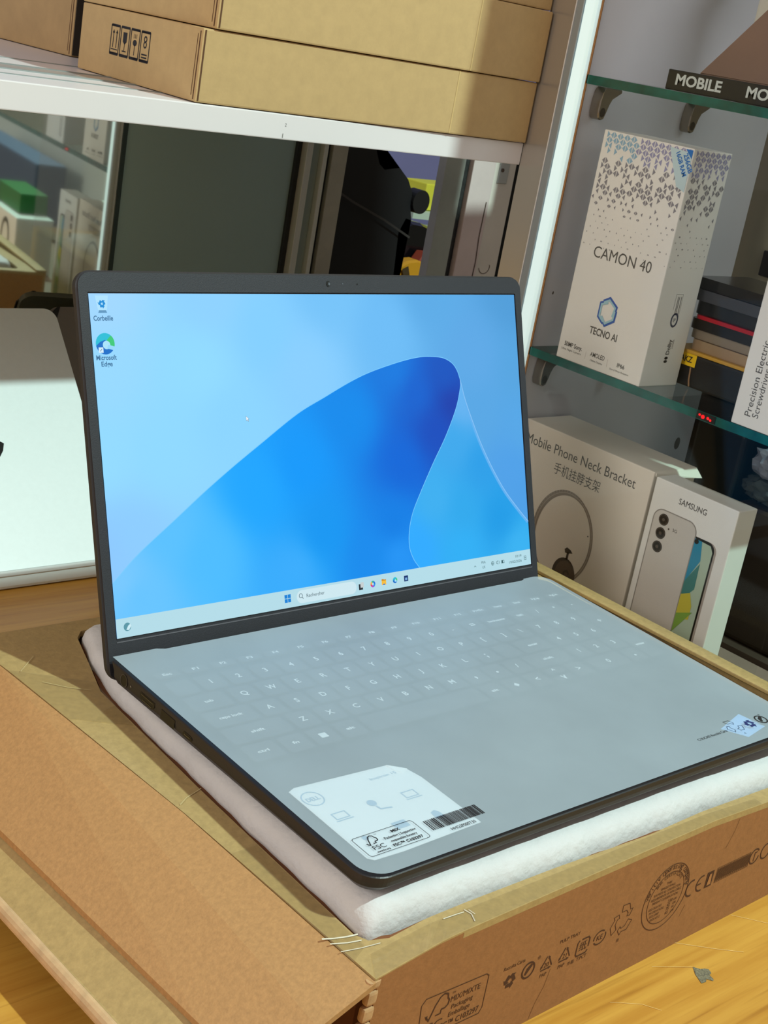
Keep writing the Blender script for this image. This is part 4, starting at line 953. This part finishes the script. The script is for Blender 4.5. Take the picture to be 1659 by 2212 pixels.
# display -----------------------------------------------------------------
SW, SH = .3442, .1936
m_scr = attr_emission('display_glow', 1.0)
def tri_grid(fr, rowsL, colf, cz, nu=40):
    """rowsL: list of (v, u_left, u_right); colour function of (u,v) in mm"""
    bm = bmesh.new(); cl = []; g = []
    for v, a, b in rowsL:
        r = []
        for i in range(nu+1):
            u = a+(b-a)*i/nu; r.append(bm.verts.new(fr.p(u/1000, v/1000, cz))); cl.append(colf(u, v))
        g.append(r)
    for r0, r1 in zip(g, g[1:]):
        for i in range(nu):
            try: bm.faces.new([r0[i], r0[i+1], r1[i+1], r1[i]])
            except ValueError: pass
    return bm, cl
def scr_obj(name, bm, cl, parent):
    bm.verts.index_update(); o = link(name, bm, m_scr, parent)
    ca = o.data.color_attributes.new('Col', 'FLOAT_COLOR', 'POINT')
    for i, c in enumerate(cl): ca.data[i].color = (*rgb(c), 1)
    return o
def idw(samples, pw=5.5):
    def f(u, v):
        W_ = 0; c = [0,0,0]
        for a, b, col in samples:
            d = math.hypot(u-a, v-b)+22; w_ = 1/d**pw; W_ += w_
            for k in range(3): c[k] += col[k]*w_
        return tuple(x/W_ for x in c)
    return f
bgS = [(0,193,(160,214,255)),(80,193,(140,208,255)),(170,193,(116,194,248)),(260,193,(90,170,230)),(344,193,(78,156,216)),(0,150,(150,216,255)),(70,150,(144,218,255)),(150,150,(136,206,255)),(220,170,(108,188,246)),(300,150,(92,168,230)),(344,140,(84,164,224)),(0,100,(146,218,255)),(40,100,(142,216,255)),(90,120,(138,212,255)),(0,50,(140,200,255)),(15,55,(140,204,255)),(300,110,(86,166,228)),(344,100,(84,166,230)),(330,70,(78,160,232)),(344,50,(76,158,230)),(120,170,(130,206,255))]
f_bg = idw(bgS)
bm, cl = tri_grid(FL, [(SH*1000*i/40, 0, SW*1000) for i in range(41)], f_bg, .0001, 60)
scr = scr_obj('screen', bm, cl, lap); scr['label'] = 'glowing blue display'
outer_c = [(0,31.3),(3.1,33.8),(18.9,46.4),(45.6,63.6),(66.4,77.1),(87.7,90.0),(109.6,102.4),(139.9,119.2),(163.1,128.8),(185.1,137.6),(203.5,143.5),(228.5,149.1),(245.5,151.7),(257.1,152.0),(269.2,150.8),(277.6,147.1),(282.1,141.9),(284.6,135.4)]
fold_c = [(284.6,135.4),(284.1,129.7),(278.8,115.9),(267.3,97.5),(253.9,80.2),(240.0,60.9),(231.6,47.7),(227.5,35.7),(227.0,25.5),(230.0,17.3),(234.6,11.2),(236,9.0)]
leaf_c = [(284.6,135.4),(287.9,122.5),(293.0,108.8),(300.5,91.2),(310.5,72.6),(322.1,55.2),(335.2,40.4),(344.2,31.1)]
def spline(P, k=8):
    out = []
    for i in range(len(P)-1):
        p0 = Vector(P[max(i-1,0)]); p1 = Vector(P[i]); p2 = Vector(P[i+1]); p3 = Vector(P[min(i+2,len(P)-1)])
        for j in range(k):
            t_ = j/k; out.append(.5*((2*p1)+(p2-p0)*t_+(2*p0-5*p1+4*p2-p3)*t_*t_+(3*p1-p0-3*p2+p3)*t_**3))
    out.append(Vector(P[-1])); return [(q.x, q.y) for q in out]
oc = spline(outer_c); fc = spline(fold_c); lc = spline(leaf_c)
def at_v(C_, v, first=True):
    for (a, b), (c, d) in zip(C_, C_[1:]):
        if (b-v)*(d-v) <= 0 and b != d: return a+(c-a)*(v-b)/(d-b)
    return None
apex = max(range(len(oc)), key=lambda i: oc[i][1]); ocL = oc[:apex+1]; ocR = oc[apex:]+fc[1:]
vm = oc[apex][1]
rowsL = []
for i in range(121):
    v = 9.0+(vm-9.0-.02)*(1-(1-i/120)**1.6)
    a = at_v(ocL, v) if v > 31.4 else 0.0; b_ = at_v(ocR, v)
    if a is None or b_ is None: continue
    rowsL.append((v, a, b_))
blS = [(16.5,21.4,(100,195,255)),(66.1,39.4,(75,188,255)),(106.9,74.3,(20,165,255)),(140.7,88.8,(0,152,250)),(155.1,43.6,(5,150,242)),(130.8,23.0,(55,172,252)),(192.3,24.3,(10,138,236)),(185.0,115.3,(0,138,236)),(223.8,143.8,(10,122,224)),(243.3,127.6,(10,98,208)),(270.3,139.1,(15,84,192)),(275.1,119.9,(22,62,172)),(258.1,101.9,(16,76,190)),(226.4,82.3,(0,102,216)),(214.5,43.3,(0,125,228)),(216.6,21.4,(30,148,245)),(5.3,30.9,(120,200,255)),(40,55,(88,192,255))]
bm, cl = tri_grid(FL, rowsL, idw(blS), .0002, 60); scr_obj('wallpaper_petal', bm, cl, scr)
rowsL = []
for i in range(101):
    v = 135.2-(135.2-9.0)*i/100; a = at_v(fc, v); b_ = at_v(lc, v) if v > 31.2 else 344.2
    if a is None or b_ is None: continue
    rowsL.append((v, a, b_))
lfS = [(286.3,119.4,(100,178,240)),(274.7,91.3,(60,168,236)),(253.7,55.0,(60,175,240)),(279.5,46.2,(45,168,236)),(315.6,36.0,(25,155,230)),(233.8,25.6,(45,170,255)),(277.1,20.7,(45,175,245)),(332.8,14.3,(55,178,242)),(300,75,(40,158,232))]
bm, cl = tri_grid(FL, rowsL[::-1], idw(lfS), .0002, 40); scr_obj('wallpaper_petal', bm, cl, scr)
def scr_marks(name, fn):
    bm = bmesh.new(); L_ = []
    def sync(c):
        while len(L_) < len(bm.verts): L_.append(c)
    fn(bm, sync); return scr_obj(name, bm, L_, scr)
SF = Fr(FL.o, FL.u, FL.v)
def mm(P): return [(a/1000, b/1000) for a, b in P]
def g(bm, sync):
    stroke(bm, SF, mm(oc+fc[1:]), .00045, c=.00028); sync((120,204,255))
    stroke(bm, SF, mm([(a-.8, b-.6) for a, b in lc[10:]]), .0018, c=.00026); sync((96,176,240))
    stroke(bm, SF, mm(lc), .0006, c=.0003); sync((140,196,246))
scr_marks('wallpaper_highlight', g)
def g(bm, sync):
    flat(bm, SF, mm([(0,0),(344.2,0),(344.2,11),(0,11)]), .00032); sync((180,220,232))
    flat(bm, SF, rrect(.1292,.0015,.1782,.0096,.0040), .00036); sync((206,232,240))
scr_marks('taskbar', g)
def g(bm, sync):
    for (a, b) in ((119.6,3.4),(122.2,3.4),(119.6,6.0),(122.2,6.0)):
        flat(bm, SF, mm([(a,b),(a+2.3,b),(a+2.3,b+2.3),(a,b+2.3)]), .0004); sync((20,130,215))
scr_marks('taskbar_icon', g)
def g(bm, sync):
    stroke(bm, SF, mm(circ(132.4,6.2,1.3,n=16)), .00035, closed=True, c=.0004); stroke(bm, SF, mm([(133.3,5.2),(134.3,4.2)]), .0004, c=.0004); text(bm, SF, 'Rechercher', .1370, .0046, width=.0145, height=.0022, c=.0004); sync((60,84,96))
scr_marks('search_box', g)
def g(bm, sync):
    flat(bm, SF, mm([(180.2,3.2),(183.6,3.2),(183.6,7.0),(180.2,7.0)]), .0004); sync((40,46,52)); flat(bm, SF, mm([(181.6,4.6),(184.4,4.6),(184.4,8.0),(181.6,8.0)]), .00044); sync((198,206,208))
scr_marks('taskbar_icon', g)
def g(bm, sync):
    for i, c in enumerate(((30,110,220),(60,180,160),(240,180,60),(225,70,110),(150,80,210),(40,150,230))):
        stroke(bm, SF, mm(circ(192.3,5.6,1.5,n=6,a0=60*i,a1=60*i+66)), .0013, c=.0004); sync(c)
scr_marks('taskbar_icon', g)
def g(bm, sync):
    flat(bm, SF, mm([(200,3.8),(203.9,3.8),(203.9,6.6),(200,6.6)]), .0004); sync((246,190,60)); flat(bm, SF, mm([(200,6.6),(203.9,6.6),(203.9,7.3),(202,7.3),(201.6,7.7),(200,7.7)]), .0004); sync((206,140,20)); flat(bm, SF, mm([(201,3.8),(202.9,3.8),(202.9,4.6),(201,4.6)]), .00044); sync((40,110,190))
scr_marks('taskbar_icon', g)
def edge_icon(cx, cy, r):
    def g(bm, sync):
        flat(bm, SF, mm(circ(cx, cy, r, n=30)), .0004); sync((20,110,200))
        flat(bm, SF, mm(circ(cx, cy, r, n=16, a0=0, a1=190)+[(cx-r*.5,cy+r*.2),(cx,cy+r*.35),(cx+r*.35,cy+r*.1)][::1]), .00043); sync((40,190,215))
        flat(bm, SF, mm(circ(cx, cy, r, n=10, a0=-18, a1=50)+[(cx+r*.2,cy+r*.35),(cx+r*.1,cy-r*.1)]), .00046); sync((60,200,120))
        flat(bm, SF, mm(circ(cx+r*.12, cy-r*.12, r*.40, n=20)), .00049); sync((170,226,250))
        flat(bm, SF, mm([(cx+r*.15,cy-r*.45),(cx+r*.85,cy-r*.62),(cx+r*1.05,cy-r*.3),(cx+r*.3,cy-r*.1)]), .0005); sync((150,216,250))
    return g
scr_marks('taskbar_icon', edge_icon(211.8, 5.6, 2.0))
def g(bm, sync):
    flat(bm, SF, mm([(219.9,3.6),(223.6,3.6),(223.6,7.4),(219.9,7.4)]), .0004); sync((20,50,110)); flat(bm, SF, mm([(220.8,4.4),(222.7,4.4),(222.7,6.0),(220.8,6.0)]), .00044); sync((120,170,220))
scr_marks('taskbar_icon', g)
def g(bm, sync):
    stroke(bm, SF, mm([(286.2,4.9),(287.1,5.8),(288,4.9)]), .0003, c=.0004)
    text(bm, SF, 'FRA', .2956, .0064, height=.0017, align='c', c=.0004); text(bm, SF, 'US', .2957, .0030, height=.0017, align='c', c=.0004)
    stroke(bm, SF, mm(circ(304.7,5.4,1.3,n=16)), .0003, closed=True, c=.0004); stroke(bm, SF, mm([(303.4,5.4),(306,5.4)]), .0003, c=.0004); stroke(bm, SF, mm([(304.7,4.1),(304.7,6.7)]), .0003, c=.0004)
    stroke(bm, SF, mm([(308.6,4.8),(309.2,4.8),(310,4.1),(310,6.7),(309.2,6.0),(308.6,6.0)]), .0003, closed=True, c=.0004); stroke(bm, SF, mm(circ(310.2,5.4,1.3,n=8,a0=-50,a1=50)), .0003, c=.0004)
    stroke(bm, SF, mm([(313.8,4.4),(316.4,4.4),(316.4,6.3),(313.8,6.3)]), .0003, closed=True, c=.0004); flat(bm, SF, mm([(314,4.5),(315.2,4.5),(315.2,6.2),(314,6.2)]), .0004)
    text(bm, SF, '10:19', .3345, .0066, width=.0062, height=.0018, align='r', c=.0004); text(bm, SF, '19/02/2026', .3345, .0030, width=.0128, height=.0018, align='r', c=.0004)
    stroke(bm, SF, mm([(337.3,4.0),(339.3,4.0),(339.3,6.6),(337.3,6.6)]), .0003, closed=True, c=.0004); stroke(bm, SF, mm([(337.6,5.3),(339,5.3)]), .0004, c=.0004)
    sync((40,84,90))
scr_marks('clock_and_tray', g)
def g(bm, sync):
    flat(bm, SF, mm(circ(7.1,5.8,2.4,n=24)), .0004); sync((90,150,166)); flat(bm, SF, mm([(6.3,4.2),(7.6,6.4),(9.2,7.4),(9.6,6.0),(8.0,3.8)]), .00044); sync((206,236,244))
scr_marks('weather_icon', g)
def g(bm, sync):
    flat(bm, SF, mm([(5.2,184.2),(10.8,184.2),(12.2,192.4),(3.8,192.4)]), .0004); sync((176,226,252))
    recycle(bm, Fr(SF.p(0,0,.0003), SF.u, SF.v), .0079, .1878, .0026, .0009); sync((20,140,215))
    flat(bm, SF, mm([(5.2,182.8),(10.8,182.8),(10.2,184.2),(5.8,184.2)]), .00044); sync((96,150,190))
scr_marks('recycle_bin_icon', g)
def g(bm, sync):
    text(bm, SF, 'Corbeille', .0081, .1785, width=.0125, height=.0028, align='c', c=.0004, bold=.02); text(bm, SF, 'Microsoft', .0081, .1566, width=.0130, height=.0027, align='c', c=.0004, bold=.02); text(bm, SF, 'Edge', .0081, .1530, width=.0072, height=.0027, align='c', c=.0004, bold=.02)
    sync((60,110,150))
scr_marks('icon_caption', g)
scr_marks('browser_icon', edge_icon(8.0, 165.6, 6.0))
def g(bm, sync):
    flat(bm, SF, mm([(3.4,160.6),(6.4,160.6),(6.4,163.6),(3.4,163.6)]), .0006); sync((214,238,250)); stroke(bm, SF, mm([(4.2,161.4),(5.6,162.8)]), .0003, c=.0007); sync((40,90,140))
scr_marks('shortcut_arrow', g)
def g(bm, sync):
    flat(bm, SF, mm([(100.6,120.2),(100.7,117.2),(101.4,117.9),(102.0,116.8),(102.4,117.0),(101.9,118.1),(102.8,118.2)]), .0006); sync((235,245,252)); stroke(bm, SF, mm([(100.6,120.2),(100.7,117.2),(101.4,117.9),(102.0,116.8),(102.4,117.0),(101.9,118.1),(102.8,118.2)]), .00016, closed=True, c=.0007); sync((60,90,120))
scr_marks('mouse_pointer', g)

# ================================================================== SHEETS ON THE DECK
def at_lap(o):
    o.rotation_mode = 'QUATERNION'; o.rotation_quaternion = qq; o.location = (0,0,.110); return o
t = at_lap(thing('quick_start_card', 'white setup leaflet lying under the grey film near the front left corner', 'leaflet', (0,0,.110)))
bm = bmesh.new(); prism(bm, FD, [(.0100,-.2130),(.0125,-.2158),(.0300,-.2165),(.0835,-.2150),(.0835,-.1700),(.0815,-.1610),(.0730,-.1535),(.0145,-.1506),(.0100,-.1525)], .0012, .0014)
link('sheet', bm, mat('leaflet_white', (246,248,250), .5), t)
bm = bmesh.new(); prism(bm, FD, [(.0730,-.1535),(.0815,-.1610),(.0765,-.1625),(.0740,-.1600)], .00142, .0018); link('folded_corner', bm, mat('leaflet_back', (255,255,255), .5), t)
bm = bmesh.new(); zc = .00155
stroke(bm, FD, circ(.0174,-.1624,.0058,n=28), .0006, closed=True, c=zc); text(bm, FD, 'DELL', .0174, -.1640, width=.0078, height=.0030, align='c', c=zc, bold=.02)
for x, y in ((.0212,-.1799),(.0667,-.1799)): stroke(bm, FD, [(x-.0040,y-.0022),(x+.0040,y-.0022),(x+.0040,y+.0026),(x-.0040,y+.0026)], .0006, closed=True, c=zc); stroke(bm, FD, [(x-.0052,y-.0036),(x+.0052,y-.0036)], .0006, c=zc)
flat(bm, FD, circ(.0426,-.1780,.0026,n=16), zc); stroke(bm, FD, [(.0430,-.1810),(.0436,-.1840),(.0500,-.1852)], .0010, c=zc)
flat(bm, FD, circ(.0200,-.2000,.0018,n=12), zc); flat(bm, FD, [(.0640,-.2030),(.0700,-.2030),(.0695,-.1985),(.0680,-.1965),(.0650,-.1975)], zc); flat(bm, FD, [(.0395,-.2015),(.0480,-.2015),(.0480,-.1960),(.0395,-.1960)], zc)
text(bm, FD, 'Inspiron 15', .0560, -.1618, width=.0175, height=.0020, c=zc)
link('leaflet_print', bm, mat('leaflet_ink', (150,186,216), .5), t)

film = bpy.data.materials.new('frosted_film'); film.use_nodes = True; nt = film.node_tree; nt.nodes.clear()
out = nt.nodes.new('ShaderNodeOutputMaterial'); mx = nt.nodes.new('ShaderNodeMixShader'); tr = nt.nodes.new('ShaderNodeBsdfTransparent'); tr.inputs[0].default_value = (.97,.99,1,1)
pb = nt.nodes.new('ShaderNodeBsdfPrincipled'); pb.inputs['Base Color'].default_value = (*rgb((190,205,214)), 1); pb.inputs['Roughness'].default_value = .45; pb.inputs['Specular IOR Level'].default_value = .3
tcn = nt.nodes.new('ShaderNodeTexCoord'); nz = nt.nodes.new('ShaderNodeTexNoise'); nz.inputs['Scale'].default_value = 14; nz.inputs['Detail'].default_value = 4; nt.links.new(tcn.outputs['Object'], nz.inputs['Vector'])
mr = nt.nodes.new('ShaderNodeMapRange'); mr.inputs[1].default_value = .3; mr.inputs[2].default_value = .7; mr.inputs[3].default_value = .47; mr.inputs[4].default_value = .53
nt.links.new(nz.outputs['Fac'], mr.inputs[0]); nt.links.new(mr.outputs[0], mx.inputs[0]); nt.links.new(tr.outputs[0], mx.inputs[1]); nt.links.new(pb.outputs[0], mx.inputs[2]); nt.links.new(mx.outputs[0], out.inputs[0])
MATS['film'] = film
t = at_lap(thing('protective_film', 'frosted grey protective film covering the keyboard deck, printed along its front edge', 'film', (0,0,.110)))
fo_ = rrect(.0004,-DD+.0002,LW-.0004,.0,[.0130,.0130,.0110,.0010],10)
# notch for the hinge along the back edge
pts = [q for q in fo_ if q[1] < -.0005]
pts_top = [(.3370,-.0003),(.3365,-.0012),(.3330,-.0022),(.2000,-.0020),(.0340,-.0022),(.0310,-.0010),(.0290,-.0002),(.0005,-.0002)]
bm = bmesh.new()
poly = [q for q in rrect(.0004,-DD+.0002,LW-.0004,.0,[.0130,.0130,.0110,.0],10)]
poly = [q for q in poly if not (q[1] > -.0005 and q[0] < .34)]+pts_top
f = bm.faces.new([bm.verts.new(FD.p(a, b, .0022)) for a, b in poly]); bmesh.ops.triangulate(bm, faces=[f])
link('film_sheet', bm, film, t)
bm = bmesh.new(); zc = .0024
stroke(bm, FD, rrect(.0115,-.2142,.0498,-.1990,.0016,4), .0003, closed=True, c=zc)
fsc_tree(bm, FD, .0165, -.2078, .0075, .0006); 
for v in bm.verts: v.co.z = zc
text(bm, FD, 'FSC', .0170, -.2108, width=.0075, height=.0030, c=zc); text(bm, FD, 'www.fsc.org', .0168, -.2130, width=.0080, height=.0012, c=zc, bold=.03); text(bm, FD, 'TM', .0245, -.2010, height=.0007, c=zc)
text(bm, FD, 'MIX', .0370, -.2030, width=.0055, height=.0019, align='c', c=zc, bold=.03); text(bm, FD, 'Packaging | Supporting', .0372, -.2062, width=.0200, height=.0016, align='c', c=zc, bold=.02)
text(bm, FD, 'responsible forestry', .0372, -.2092, width=.0165, height=.0016, align='c', c=zc, bold=.02); text(bm, FD, 'FSC\u2122 C103297', .0372, -.2126, width=.0190, height=.0020, align='c', c=zc, bold=.03)
link('certification_mark', bm, m_ink, t); bm = bmesh.new()
rnd = random.Random(5); x = .0546
while x < .0900:
    w_ = rnd.choice((.0003,.0004,.0006,.0009)); flat(bm, FD, [(x,-.2108),(min(x+w_,.0902),-.2108),(min(x+w_,.0902),-.2026),(x,-.2026)], zc); x += w_+rnd.choice((.0003,.0004,.0006))
text(bm, FD, 'HHG2P000T30', .0720, -.2150, width=.0165, height=.0022, align='c', c=zc)
link('barcode', bm, m_ink, t); bm = bmesh.new()
text(bm, FD, 'C13UCA02', .2680, -.2118, width=.0120, height=.0020, c=zc); text(bm, FD, 'Raccolta Carta', .2810, -.2118, width=.0155, height=.0021, c=zc)
FZ = Fr((0,0,zc-.00015),(1,0,0),(0,1,0))
link('printed_text', bm, m_ink, t); bm = bmesh.new()
for k_ in range(3):
    a = 90+120*k_; cx, cy = .3050, -.2095
    q = lambda r, an: (cx+r*math.cos(math.radians(an)), cy+r*math.sin(math.radians(an)))
    stroke(bm, FZ, [q(.0068,a+18), q(.0068,a-24), q(.0050,a-50), q(.0030,a-56), q(.0036,a-20), q(.0036,a+20)], .0003, closed=True)
text(bm, FZ, '纸', .3055, -.2185, height=.0013, align='c')
text(bm, FZ, '®', .3345, -.2075, height=.0014)
stroke(bm, FZ, circ(.3315,-.2112,.0040,n=24), .0009, closed=True); flat(bm, FZ, [(.3290,-.2130),(.3302,-.2098),(.3330,-.2082),(.3342,-.2096),(.3318,-.2118),(.3305,-.2136)][::-1])
recycle(bm, FZ, .3470, -.2110, .0050, .0007, True)
link('printed_mark', bm, m_ink, t)
bm = bmesh.new(); recycle(bm, FZ, .3190, -.2116, .0046, .0013); link('recycle_mark', bm, mat('ink_navy', (30,40,96), .5), t)
